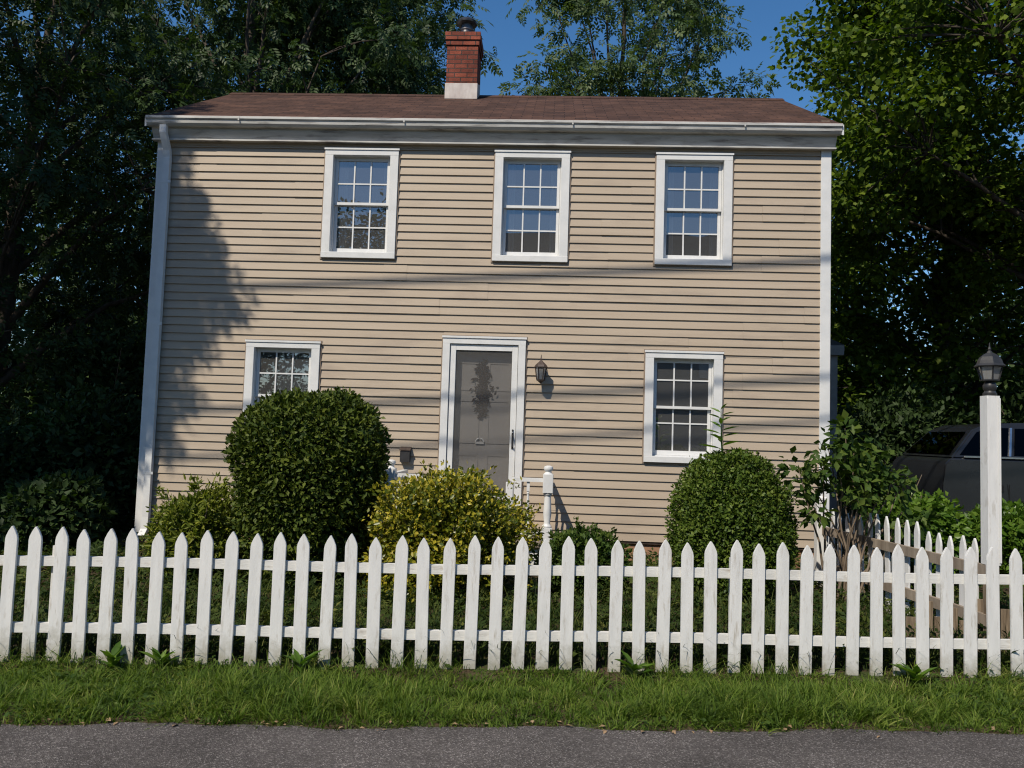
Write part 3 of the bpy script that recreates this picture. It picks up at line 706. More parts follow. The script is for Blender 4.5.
# ------------------------------------------------------------------ stoop with railings
so = thing('stoop', (-.93, -.65, 0.05), 'white railed front stoop with turned newel posts below the front door', 'stoop')
MB().box(-2.02, .10, -1.18, -.04, .36, .43, .004).build('deck', M['weathered'], so)
MB().box(-1.96, .04, -1.12, -.06, .02, .355).build('skirt', M['trim'], so)
for i in range(2): MB().box(-1.45, -.45, -1.18 - .28 * (i + 1), -1.185 - .28 * i, .05 , .31 - .15 * i, .004).build('step', M['weathered'], so)
MB().box(-1.42, -.40, -.55, -.07, .432, .55, .004).build('step', M['weathered'], so)
def newel(x, y, z0=.43, top=1.335):
    m = MB(); s = .062
    m.box(x - s, x + s, y - s, y + s, z0, z0 + .16, .006)
    m.lathe(x, y, [(.05, z0 + .16), (.058, z0 + .18), (.042, z0 + .20), (.036, z0 + .22), (.050, z0 + .32), (.046, z0 + .40), (.038, top - .365), (.052, top - .352), (.055, top - .335), (.042, top - .325)], 16)
    m.box(x - s, x + s, y - s, y + s, top - .325, top - .105, .006)
    m.lathe(x, y, [(.06, top - .105), (.040, top - .085), (.034, top - .075), (.052, top - .055), (.058, top - .035), (.050, top - .012), (.02, top)], 16)
    return m.build('newel_post', M['trim'], so, smooth=True)
newel(.012, -1.10); newel(-1.905, -1.10, top=1.345)
for x in (-1.45, -.45): MB().box(x - .045, x + .045, -1.145, -1.055, .43, 1.12, .006).build('rail_post', M['trim'], so)
def rail_run(a, b, z=1.165):
    a = np.array(a, float); b = np.array(b, float); d = b - a; ln = np.linalg.norm(d); d /= ln; nrm = np.array([-d[1], d[0]])
    for (zz, hh, ww) in ((z - .03, .045, .035), (.50, .04, .025)):
        m = MB(); vs = []
        for p in (a, b):
            for (o, dz) in ((-ww, 0), (ww, 0), (ww, hh), (-ww, hh)): vs.append((*(p + nrm * o), zz + dz))
        m.add(vs, [(0, 1, 2, 3), (4, 5, 6, 7), (0, 1, 5, 4), (1, 2, 6, 5), (2, 3, 7, 6), (3, 0, 4, 7)]).build('handrail', M['trim'], so)
    k = max(2, int(ln / .125))
    for i in range(1, k):
        p = a + d * ln * i / k; m = MB()
        m.box(p[0] - .018, p[0] + .018, p[1] - .018, p[1] + .018, .541, .66).box(p[0] - .018, p[0] + .018, p[1] - .018, p[1] + .018, 1.02, z - .031)
        m.lathe(p[0], p[1], [(.012, .66), (.018, .68), (.013, .70), (.017, .84), (.013, .98), (.018, 1.0), (.012, 1.02)], 10)
        m.build('baluster', M['trim'], so)
rail_run((-.40, -1.10), (-.052, -1.10)); rail_run((-1.84, -1.10), (-1.50, -1.10))
rail_run((.012, -1.035), (.012, -.10)); rail_run((-1.905, -1.035), (-1.905, -.10))
# small dark box on the wall by the stoop
mbx = thing('mailbox', (-1.93, -.07, 1.38), 'small dark box fixed to the siding behind the left porch rail', 'mailbox')
MB().box(-1.99, -1.86, -.10, -.022, 1.28, 1.43).build('body', M['dark_metal'], mbx)
MB().prism([(-.112, 1.435), (-.112, 1.445), (-.022, 1.485), (-.022, 1.431)], lambda a, b: (-2.0, a, b), lambda a, b: (-1.85, a, b)).build('lid', M['bronze'], mbx)

# ------------------------------------------------------------------ street fence
fence = thing('picket_fence', (*st(3.6, 0), 0.03), 'white picket fence along the grass verge in front of the house', 'fence')
FH = 0.935
rgf = random.Random(11)
def picket(s, n, h, wdt, z0, lean, thick=.020, frame=st, mat='picket', parent=fence, ph=.095):
    hw = wdt / 2
    prof = [(-hw, 0), (hw, 0), (hw, h - ph), (hw * .90, h - ph * .74), (hw * .54, h - ph * .36), (hw * .13, h - ph * .05), (0, h), (-hw * .13, h - ph * .05), (-hw * .54, h - ph * .36), (-hw * .90, h - ph * .74), (-hw, h - ph)]
    def fn(o):
        def g_(a, b):
            x, y = frame(s + a + lean * b, n + o); return (x, y, z0 + b)
        return g_
    return MB().prism(prof, fn(0), fn(thick)).build('picket', M[mat], parent, bevel=.002)
s = 0.095 - .172 * 28
i = 0; offs = []
while s < 10.6:
    x, y = st(s, 0)
    ss = s + rgf.uniform(-.004, .004)
    picket(ss, 0.0, FH + rgf.uniform(-.014, .012), .0885 + rgf.uniform(-.003, .003), gz0(x, y) - .005 + rgf.uniform(-.008, .008), rgf.uniform(-.014, .014), .019 + rgf.uniform(0, .002))
    offs.append(ss); s += .172; i += 1
def rail(zc, s0, s1):
    m = MB(); vs = []; n = 24
    for k in range(n + 1):
        q = s0 + (s1 - s0) * k / n; x, y = st(q, 0); zz = gz0(x, y) + zc + .006 * math.sin(q * 1.7)
        for (o, dz) in ((-.002, -.033), (-.002, .033), (-.042, .033), (-.042, -.033)):
            X, Y = st(q, o); vs.append((X, Y, zz + dz))
    fs = [(0, 1, 2, 3), (n * 4, n * 4 + 1, n * 4 + 2, n * 4 + 3)]
    for k in range(n):
        for j in range(4): fs.append((k * 4 + j, k * 4 + (j + 1) % 4, k * 4 + 4 + (j + 1) % 4, k * 4 + 4 + j))
    m.add(vs, fs).build('rail', M['rail'], fence)
rail(.695, -4.8, 10.6); rail(.230, -4.8, 10.6)
for k in (1, 15, 29, 43, 57, 71, 85):
    if k < len(offs):
        q = offs[k] + .085 * (offs[k] - 3.7) / 5.5; vs = []
        for zz in (-.2, .80):
            for (a, o) in ((-.030, -.044), (.030, -.044), (.030, -.11), (-.030, -.11)):
                X, Y = st(q + a, o); vs.append((X, Y, gz0(X, Y) + zz))
        MB().add(vs, [(0, 1, 2, 3), (4, 5, 6, 7), (0, 1, 5, 4), (1, 2, 6, 5), (2, 3, 7, 6), (3, 0, 4, 7)]).build('post', M['rail'], fence)

# side picket fence from the house corner forward to the lamp post
SF0 = np.array([3.22, -1.15]); SF1 = np.array([3.56, -4.25])
sd = unit(SF1 - SF0); sn = np.array([sd[1], -sd[0]])       # sn points to the yard side (west)
sfr = lambda s, n: tuple(SF0 + sd * s + sn * n)
sf = thing('side_fence', (*((SF0 + SF1) / 2), .05), 'old white picket fence on weathered rails beside the leggy shrub', 'fence')
LS = float(np.linalg.norm(SF1 - SF0))
q = .14
while q < LS - .1:
    x, y = sfr(q, 0); lt = rgf.uniform(-.05, .05)
    picket(q, -.02, .92 + rgf.uniform(-.05, .03), .074, gz(x, y), lt, .019, sfr, 'picket', sf, .11)
    q += .165 + rgf.uniform(-.01, .01)
for zc in (.64, .25):
    vs = []
    for qq in (.02, LS):
        for (o, dz) in ((.002, -.045), (.002, .045), (.040, .045), (.040, -.045)):
            X, Y = sfr(qq, o); vs.append((X, Y, gz(X, Y) + zc + dz + .03 * (qq / LS)))
    MB().add(vs, [(0, 1, 2, 3), (4, 5, 6, 7), (0, 1, 5, 4), (1, 2, 6, 5), (2, 3, 7, 6), (3, 0, 4, 7)]).build('rail', M['weathered'], sf)
gp_ = MB().box(3.14, 3.25, -1.30, -1.19, .0, 1.05, .006).lathe(3.195, -1.245, [(.088, 1.05), (.088, 1.07), (.075, 1.082), (.01, 1.10)], 4, rot=math.pi / 4)
gp_.build('post', M['picket'], sf)

# low weathered planter boards by the front right corner of the yard
pl = thing('board_edging', (3.1, -3.9, .1), 'weathered upright boards standing behind the picket fence below the lamp post', 'edging')
bx = 2.95
while bx < 4.35:
    wd_ = rgf.uniform(.075, .125); hh = rgf.uniform(.26, .50)
    MB().box(bx, bx + wd_ - .016, -4.02, -3.998 + rgf.uniform(-.008, .008), .0, hh, .003).build('board', M['planks'], pl); bx += wd_

# ------------------------------------------------------------------ lamp post
lp = thing('lamp_post', (3.53, -4.13, .05), 'tall white square lamp post topped by a black lantern behind the picket fence', 'lamp post')
ang = rad(3)
def sqp(m, cx, cy, hw, z0, z1, a=ang, ch=.006):
    pts = [(-hw + ch, -hw), (hw - ch, -hw), (hw, -hw + ch), (hw, hw - ch), (hw - ch, hw), (-hw + ch, hw), (-hw, hw - ch), (-hw, -hw + ch)]
    f_ = lambda z: (lambda u, v: (cx + u * math.cos(a) - v * math.sin(a), cy + u * math.sin(a) + v * math.cos(a), z))
    return m.prism(pts, f_(z0), f_(z1))
PX, PY = 3.565, -4.13
sqp(MB(), PX, PY, .044, -.1, .775).build('timber_base', M['planks'], lp)
ps = sqp(MB(), PX, PY, .053, .78, 2.13)
post = ps.build('post', M['picket'], lp)
sv = MB()
for (u0, u1) in ((-.053, -.037), (.037, .053)):                       # raised corner strips on the sleeve
    for fn in ((lambda a, b, z: (PX + a, PY - .0605 + b, z)),): sv.box(PX + u0, PX + u1, PY - .0585, PY - .0538, .80, 2.11)
sv.build('corner_strip', M['picket'], post)
lan = MB().lathe(PX, PY, [(.050, 2.131), (.052, 2.15), (.044, 2.158), (.040, 2.17), (.050, 2.19), (.051, 2.215), (.040, 2.235), (.034, 2.245), (.066, 2.253)], 20)
lan.build('lantern_neck', M['dark_metal'], lp, smooth=True)
ro = MB().lathe(PX, PY, [(.090, 2.366), (.114, 2.367), (.118, 2.374), (.098, 2.392), (.090, 2.418), (.074, 2.447), (.046, 2.470), (.022, 2.482), (.017, 2.492), (.009, 2.50), (.013, 2.512), (.006, 2.53), (.003, 2.565)], 6, rot=.3)
ro.build('lantern_roof', M['dark_metal'], lp)
lc = MB()
for i in range(6):
    a = 2 * math.pi * i / 6 + .3
    lc.tube([(PX + .064 * math.cos(a), PY + .064 * math.sin(a), 2.252), (PX + .092 * math.cos(a), PY + .092 * math.sin(a), 2.367)], .006, 5)
lc.lathe(PX, PY, [(.069, 2.2535), (.069, 2.262), (.060, 2.2625)], 6, rot=.3)
lc.build('lantern_frame', M['dark_metal'], lp)
MB().lathe(PX, PY, [(.061, 2.264), (.087, 2.364)], 6, rot=.3).build('lantern_glass', M['lampglass'], lp)
MB().lathe(PX, PY, [(.012, 2.266), (.013, 2.30), (.011, 2.34), (.003, 2.35)], 10).build('bulb', M['trim'], lp)

# ------------------------------------------------------------------ car on the drive
def car():
    X0, Y0 = 5.50, .55; Z0 = gz(7, 0.5) + .01
    c = thing('parked_car', (X0 + 2.5, Y0 + .95, Z0), 'charcoal grey sport utility car parked on the drive behind the lamp post', 'car')
    P = lambda u, z: (X0 + u, Z0 + z)
    # lower body outline with wheel arches (u along the car from its tail)
    arch = lambda cu, r: [(cu + r * math.cos(t), .36 + r * math.sin(t)) for t in np.linspace(math.pi, 0, 11)]
    low = [(.03, .36)] + arch(1.02, .40) + arch(3.95, .40) + [(4.90, .36), (4.98, .55), (4.97, .85), (4.86, 1.05), (4.3, 1.16), (3.45, 1.22), (3.30, 1.335), (.14, 1.335), (.05, 1.25), (.0, 1.0), (-.03, .75), (.0, .5)]
    m = MB(); n = len(low); W = 1.9
    ring = []
    for (yy, ins) in ((.06, .0), (.0, .0), (-.0, .0)): pass
    sec = [(.07, 0.985), (.0, 1.0), (.0, 1.0), (.07, .985)]
    vs = []; ys = [.0 + .06, .0, W, W - .06]
    def lay(y, shrink):
        cu, cz = 2.5, .8
        return [(X0 + cu + (u - cu) * shrink, Y0 + y, Z0 + cz + (z - cz) * shrink) for u, z in low]
    # side panel bows outward at mid height
    layers = [[(X0 + u, Y0 + .05 + .10 * max(0, (z - .95) / .4) ** 2 + (.06 if z < .45 else 0), Z0 + z) for u, z in low]]
    layers += [[(x, 2 * (Y0 + W / 2) - y, z) for x, y, z in layers[0]]]
    vs = layers[0] + layers[1]
    fs = [tuple(range(n - 1, -1, -1)), tuple(range(n, 2 * n))] + [(i, (i + 1) % n, n + (i + 1) % n, n + i) for i in range(n)]
    body = m.add(vs, fs).build('body', M['carpaint'], c, bevel=.02, smooth=True)
    # greenhouse
    gh = [(.15, 1.337), (.30, 1.50), (.52, 1.74), (.72, 1.83), (1.2, 1.865), (2.3, 1.86), (2.62, 1.80), (3.38, 1.337)]
    inset = lambda z: .15 + .22 * max(0, (z - 1.337) / .53)
    vs = [(X0 + u, Y0 + inset(z), Z0 + z) for u, z in gh]; vs += [(x, 2 * (Y0 + W / 2) - y, z) for x, y, z in vs]
    k = len(gh)
    MB().add(vs, [tuple(range(k - 1, -1, -1)), tuple(range(k, 2 * k))] + [(i, (i + 1) % k, k + (i + 1) % k, k + i) for i in range(k)]).build('cabin', M['carpaint'], c, bevel=.02, smooth=True)
    def pane(nm, poly, off, mat, par=c):
        cen = np.mean(poly, 0)
        m = MB(); pl_ = [(u, z) for u, z in poly]
        return m.prism(pl_, lambda u, z: (X0 + u, Y0 + inset(z) - off, Z0 + z), lambda u, z: (X0 + u, Y0 + inset(z) - off + .006, Z0 + z)).build(nm, mat, par)
    pane('side_window', [(.28, 1.39), (.925, 1.39), (1.035, 1.785), (.80, 1.785), (.58, 1.715)], .010, M['carglass'])
    pane('side_window', [(1.02, 1.40), (1.42, 1.40), (1.42, 1.785), (1.12, 1.78)], .010, M['carglass'])
    pane('side_window', [(1.62, 1.40), (2.95, 1.40), (2.52, 1.76), (2.2, 1.79), (1.62, 1.79)], .010, M['carglass'])
    pane('window_pillar', [(.945, 1.385), (.975, 1.385), (1.085, 1.79), (1.055, 1.79)], .014, M['chrome'])
    pane('window_pillar', [(1.44, 1.375), (1.52, 1.375), (1.56, 1.80), (1.48, 1.81), (1.45, 1.7)], .014, M['chrome'])
    st_ = MB()
    for (u0, u1) in ((.33, 1.43), (1.61, 3.0)): st_.box(X0 + u0, X0 + u1, Y0 + .135, Y0 + .152, Z0 + 1.352, Z0 + 1.374)
    st_.build('belt_trim', M['chrome'], c)
    d = MB()
    for uu in (.88, 1.78, 3.02): d.box(X0 + uu, X0 + uu + .010, Y0 + .044, Y0 + .052, Z0 + .5, Z0 + 1.0)
    d.build('door_seam', M['car_black'], c)
    ring = MB().tube([(X0 + 1.56 + .085 * math.cos(t), Y0 + .052, Z0 + .985 + .085 * math.sin(t)) for t in np.linspace(.8, 5.5, 14)], .008, 6)
    ring.box(X0 + 1.50, X0 + 1.72, Y0 + .018, Y0 + .036, Z0 + .975, Z0 + 1.0, .004)
    ring.build('door_handle', M['chrome'], c)
    b = MB().box(X0 + .72, X0 + .745, Y0 + .038, Y0 + .049, Z0 + .90, Z0 + .985).box(X0 + .78, X0 + .805, Y0 + .038, Y0 + .049, Z0 + .90, Z0 + .985).box(X0 + .745, X0 + .78, Y0 + .039, Y0 + .049, Z0 + .93, Z0 + .955)
    b.build('side_mark', M['car_black'], c)  # small dark H-shaped mark on the rear quarter
    rw = []                                                    # rear screen on the sloping tail
    for (u, z) in ((.19, 1.39), (.49, 1.715)):
        for yy in (inset(z) + .10, W - inset(z) - .10): rw.append((X0 + u - .012, Y0 + yy, Z0 + z + .004))
    MB().add(rw + [(x + .006, y, z - .003) for x, y, z in rw], [(0, 1, 3, 2), (4, 6, 7, 5), (0, 4, 5, 1), (1, 5, 7, 3), (3, 7, 6, 2), (2, 6, 4, 0)]).build('rear_window', M['carglass'], c)
    MB().box(X0 - .10, X0 + .02, Y0 + .12, Y0 + W - .12, Z0 + .45, Z0 + .68, .02).build('bumper', M['carpaint'], c)
    for cu in (1.02, 3.95):
        for yy, dr in ((Y0 + .10, 1), (Y0 + W - .10, -1)):
            wv = []; prof = [(.20, .0), (.34, .0), (.365, .03), (.365, .19), (.34, .22), (.20, .22)]
            def turn(prof, mat, nm, par):
                m = MB(); nn = 28; vs = []; fs = []
                for r, o in prof:
                    for i in range(nn): t = 2 * math.pi * i / nn; vs.append((X0 + cu + r * math.cos(t), yy + dr * o, Z0 + .365 + r * math.sin(t)))
                for k2 in range(len(prof) - 1):
                    for i in range(nn): fs.append((k2 * nn + i, k2 * nn + (i + 1) % nn, (k2 + 1) * nn + (i + 1) % nn, (k2 + 1) * nn + i))
                fs += [tuple(range(nn)), tuple((len(prof) - 1) * nn + i for i in range(nn))]
                return m.add(vs, fs).build(nm, mat, par, smooth=True)
            wh = turn(prof, M['tyre'], 'wheel', c)
            turn([(.0, .03), (.06, .01), (.08, .03), (.17, .035), (.225, .004), (.225, .1), (.05, .1)], M['chrome'], 'rim', wh)
    return c
car()
dv = []
for yy in np.arange(-2.2, 6.1, .5):
    for xx in (4.6, 6.0, 8.0, 10.5, 13.0): dv.append((xx, yy, gz(xx, yy) + .008))
ndv = len(dv) // 5
o = npmesh('driveway', dv, np.array([(j * 5 + i, j * 5 + i + 1, (j + 1) * 5 + i + 1, (j + 1) * 5 + i) for j in range(ndv - 1) for i in range(4)]), M['asphalt'], smooth=True)
tag(o, 'asphalt drive under the parked car at the right of the house', 'driveway', kind='structure')

# ------------------------------------------------------------------ shrubs
def fbm(d, rg, k=9, f=2.2):
    W_ = rg.normal(size=(k, 3)) * f; ph = rg.random(k) * 6.28
    return np.sin(d @ W_.T + ph).mean(1)

def shaped_bush(name, label, cen, rx, ry, z0, z1, zmax, n, tpl, size, mat, seed, lump=.10, shell=.30, power=2.4, upn=.2, group=None, cat='bush', shoots=0, reach=.2):
    """clipped shrub: leaves through the outer part of an egg-shaped volume, stems inside"""
    rg = np.random.default_rng(seed); cx, cy = cen
    root = thing(name, (cx, cy, z0), label, cat, group)
    d = unit(rg.normal(size=(n, 3)))
    a, b = z1 - zmax, zmax - z0
    # superellipsoid radius
    q = np.abs(d) ** power; r0 = q.sum(1) ** (-1 / power)
    r0 = r0 * (1 + lump * fbm(d, rg) * 2.0 + lump * .6 * fbm(d, rg, 9, 6.0) + lump * .75 * fbm(d, rg, 14, 15.0))
    rr = r0 * (1 - shell * rg.random(n) ** 1.6) * (1 + .02 * rg.normal(size=n))
    hole = fbm(d, rg, 7, 5.5) > .42; rr[hole] *= .80 + .1 * rg.random(hole.sum())
    if shoots:                                           # stray shoots breaking the outline
        sdir = unit(rg.normal(size=(shoots, 3)) + np.array([0, 0, .55])); js = rg.integers(0, shoots, n // 14)
        ks = np.argmax(d[rg.integers(0, n, 4000)] @ sdir.T, 0)
        d[:len(js)] = unit(sdir[js] + rg.normal(size=(len(js), 3)) * .035)
        q = (np.abs(d[:len(js)]) ** power).sum(1) ** (-1 / power)
        rr[:len(js)] = q * (.92 + (reach * (.4 + .6 * rg.random(shoots)))[js] * rg.random(len(js)))
    v = d * rr[:, None]
    P = np.stack([cx + v[:, 0] * rx, cy + v[:, 1] * ry, zmax + np.where(v[:, 2] > 0, v[:, 2] * a, v[:, 2] * b)], 1)
    P[:, 2] = np.maximum(P[:, 2], z0 + .03)
    D = d * .8 + rg.normal(size=(n, 3)) * .75; D[:, 2] += .15
    Nn = d * .9 + rg.normal(size=(n, 3)) * .6; Nn[:, 2] += upn
    V, F, r = scatter(tpl, P, D, Nn, size * (.65 + .7 * rg.random(n)), rg)
    ni = int(n * .22); d2 = unit(rg.normal(size=(ni, 3))); r2 = .78 * rg.random(ni) ** .4; v2 = d2 * r2[:, None]
    P2 = np.stack([cx + v2[:, 0] * rx, cy + v2[:, 1] * ry, zmax + np.where(v2[:, 2] > 0, v2[:, 2] * a, v2[:, 2] * b)], 1); P2[:, 2] = np.maximum(P2[:, 2], z0 + .03)
    V2, F2, q2 = scatter(tpl, P2, d2 + rg.normal(size=(ni, 3)), rg.normal(size=(ni, 3)) + d2, size * (1.6 + .9 * rg.random(ni)), rg)
    npmesh('foliage', np.concatenate([V, V2]), np.concatenate([F, F2 + len(V)]), M[mat], root, rnd=np.concatenate([r, q2 * .5]))
    T = Tubes()
    for i in range(16):
        e = P[rg.integers(0, n)]; s = np.array([cx + rg.normal() * .08, cy + rg.normal() * .08, z0 - .05]); u = np.linspace(0, 1, 5)[:, None]
        mid = s * .5 + e * .5 + np.array([0, 0, .15])
        T.add(s * (1 - u) ** 2 + 2 * mid * u * (1 - u) + e * u ** 2, np.linspace(.02, .004, 5), 5)
    T.build('stems', M['stem'], root)
    return root

shaped_bush('round_bush', 'tall dark green clipped bush in front of the lower left window', (-2.49, -2.3), .765, .74, .0, 2.05, 1.32, 44000, t_oval(.26), .058, 'yew', 21, .12, .30, 2.5, shoots=70, reach=.16)
shaped_bush('round_bush', 'mid green dome clipped bush below the lower right window', (1.97, -2.2), .655, .62, .0, 1.60, .66, 40000, t_oval(.32), .038, 'box', 22, .085, .30, 2.2, shoots=80, reach=.13)
shaped_bush('golden_bush', 'yellow green variegated bush in front of the stoop', (-.96, -2.70), .78, .56, .0, 1.26, .62, 17000, t_oval(.30), .050, 'gold', 23, .24, .40, 2.6, .35, shoots=60, reach=.34)
shaped_bush('low_bush', 'light green feathery bush between the downspout and the tall dark bush', (-3.78, -2.2), .50, .50, .0, 1.02, .45, 9000, t_lance(.15), .070, 'lime', 24, .22, .45, 2.0, .3, shoots=30, reach=.45)
shaped_bush('low_bush', 'low dark bush at the foot of the right newel post', (.40, -2.1), .46, .42, .0, .72, .32, 6500, t_oval(.26), .055, 'weed', 25, .20, .40, 2.0, .3, shoots=25, reach=.4)
shaped_bush('low_bush', 'bright green leafy bush between the lamp post and the car tail', (4.15, -1.5), .52, .42, gz(4.1, -1.5), 1.12, .70, 4200, t_oval(.30), .075, 'bright', 26, .22, .40, 2.0, .4)
shaped_bush('low_bush', 'bright green leafy bush right of the lamp post in front of the car', (5.35, -1.3), .60, .45, gz(5.3, -1.4), 1.06, .66, 4800, t_oval(.30), .075, 'bright', 27, .22, .40, 2.0, .4)

# long-leaved shoot standing above the dome bush
rg = np.random.default_rng(31)
sh = thing('tall_shoot', (1.86, -2.2, 1.45), 'single long leaved shoot rising from the top of the dome bush', 'plant')
T = Tubes(); SP = np.array([(1.87, -2.2, .3), (1.86, -2.2, 1.4), (1.83, -2.22, 1.7), (1.82, -2.23, 2.04)]); T.add(SP, [.012, .01, .008, .004], 6); T.build('stem', M['weed'], sh)
Pz = np.linspace(1.58, 2.03, 15); P = np.stack([np.interp(Pz, SP[:, 2], SP[:, 0]), np.full(15, -2.22), Pz], 1)
an = np.arange(15) * 2.6; D = np.stack([np.cos(an), .6 * np.sin(an), np.full(15, .25) + .5 * (Pz - 1.6)], 1)
V, F, r = scatter(t_lance(.12), P, D, np.tile([0, 0, 1.0], (15, 1)) + rg.normal(size=(15, 3)) * .2, np.linspace(.26, .13, 15), rg)
npmesh('leaves', V, F, M['bright'], sh, rnd=r)

def leggy(name, label, base, tips, mat, seed, size=.10, per=34, cr=.20, tpl=t_oval(.30), rad0=.016, cat='bush'):
    rg = np.random.default_rng(seed); base = np.array(base, float)
    root = thing(name, base, label, cat); T = Tubes(); C = []; R = []
    for t in tips:
        e = np.array(t[:3], float); dens = t[3] if len(t) > 3 else 1.0
        s = base + np.array([rg.normal() * .12, rg.normal() * .10, -.03]); u = np.linspace(0, 1, 8)[:, None]
        mid = np.array([s[0] * .55 + e[0] * .45, s[1] * .55 + e[1] * .45, s[2] * .4 + e[2] * .6])
        Q = s * (1 - u) ** 2 + 2 * mid * u * (1 - u) + e * u ** 2 + rg.normal(size=(8, 3)) * .012
        T.add(Q, np.linspace(rad0, rad0 * .25, 8), 6)
        if dens > 0:
            for w_ in (1.0, .82):
                C.append(Q[-1] * w_ + Q[4] * (1 - w_)); R.append(cr * (.7 + .5 * rg.random()) * dens)
    T.build('stems', M['stem'], root)
    V, F, r = leaves_from_clumps(np.array(C), np.array(R), per, tpl, size, rg, flat=.8, droop=.25)
    npmesh('leaves', V, F, M[mat], root, rnd=r)
    return root
leggy('leggy_shrub', 'leggy shrub with bare lower stems beside the right house corner', (3.12, -2.3, .05),
      [(2.58, -2.4, 1.42), (2.72, -2.3, 1.30), (2.80, -2.5, 1.52), (2.95, -2.2, 1.66), (3.05, -2.4, 1.86, .7), (3.12, -2.5, 1.58), (3.2, -2.2, 1.72), (3.28, -2.4, 1.42), (3.40, -2.3, 1.55), (3.5, -2.45, 1.30), (3.55, -2.2, 1.48), (3.66, -2.35, 1.36, .7), (3.0, -2.4, 1.36), (3.15, -2.6, 1.25, .7), (2.7, -2.5, 1.05, .6), (3.82, -2.4, 1.40, 0), (3.75, -2.6, 1.0, .6), (3.6, -2.6, .95, .6)], 'weed', 41, .105, 30, .19)
rgw = np.random.default_rng(51)
for i, (s_, n_, lab) in enumerate([(.72, .10, 'bright broad leaved weed at the foot of the fence towards its left end'), (1.05, .09, 'bright broad leaved weed right beside the weed at the fence left end'), (2.02, .12, 'solitary broad leaved weed at the fence foot in front of the low feathery bush'), (4.35, .10, 'sprawling weed at the fence foot in front of the right newel post'), (6.35, .12, 'sprawling weed at the fence foot in front of the leggy shrub')]):
    x, y = st(s_, n_)
    root = thing('weed', (x, y, gz(x, y)), lab, 'weed', 'weeds at the fence foot')
    n = 13; a = rgw.random(n) * 6.28; P = np.stack([np.full(n, x), np.full(n, y), gz(x, y) + .02 + .08 * rgw.random(n)], 1)
    D = np.stack([np.cos(a), np.sin(a), .45 + .8 * rgw.random(n)], 1)
    V, F, r = scatter(t_lance(.17), P, D, np.stack([-np.cos(a), -np.sin(a), np.ones(n) * 1.2], 1), .10 + .09 * rgw.random(n), rgw)
    npmesh('leaves', V, F, M['bright'], root, rnd=r)

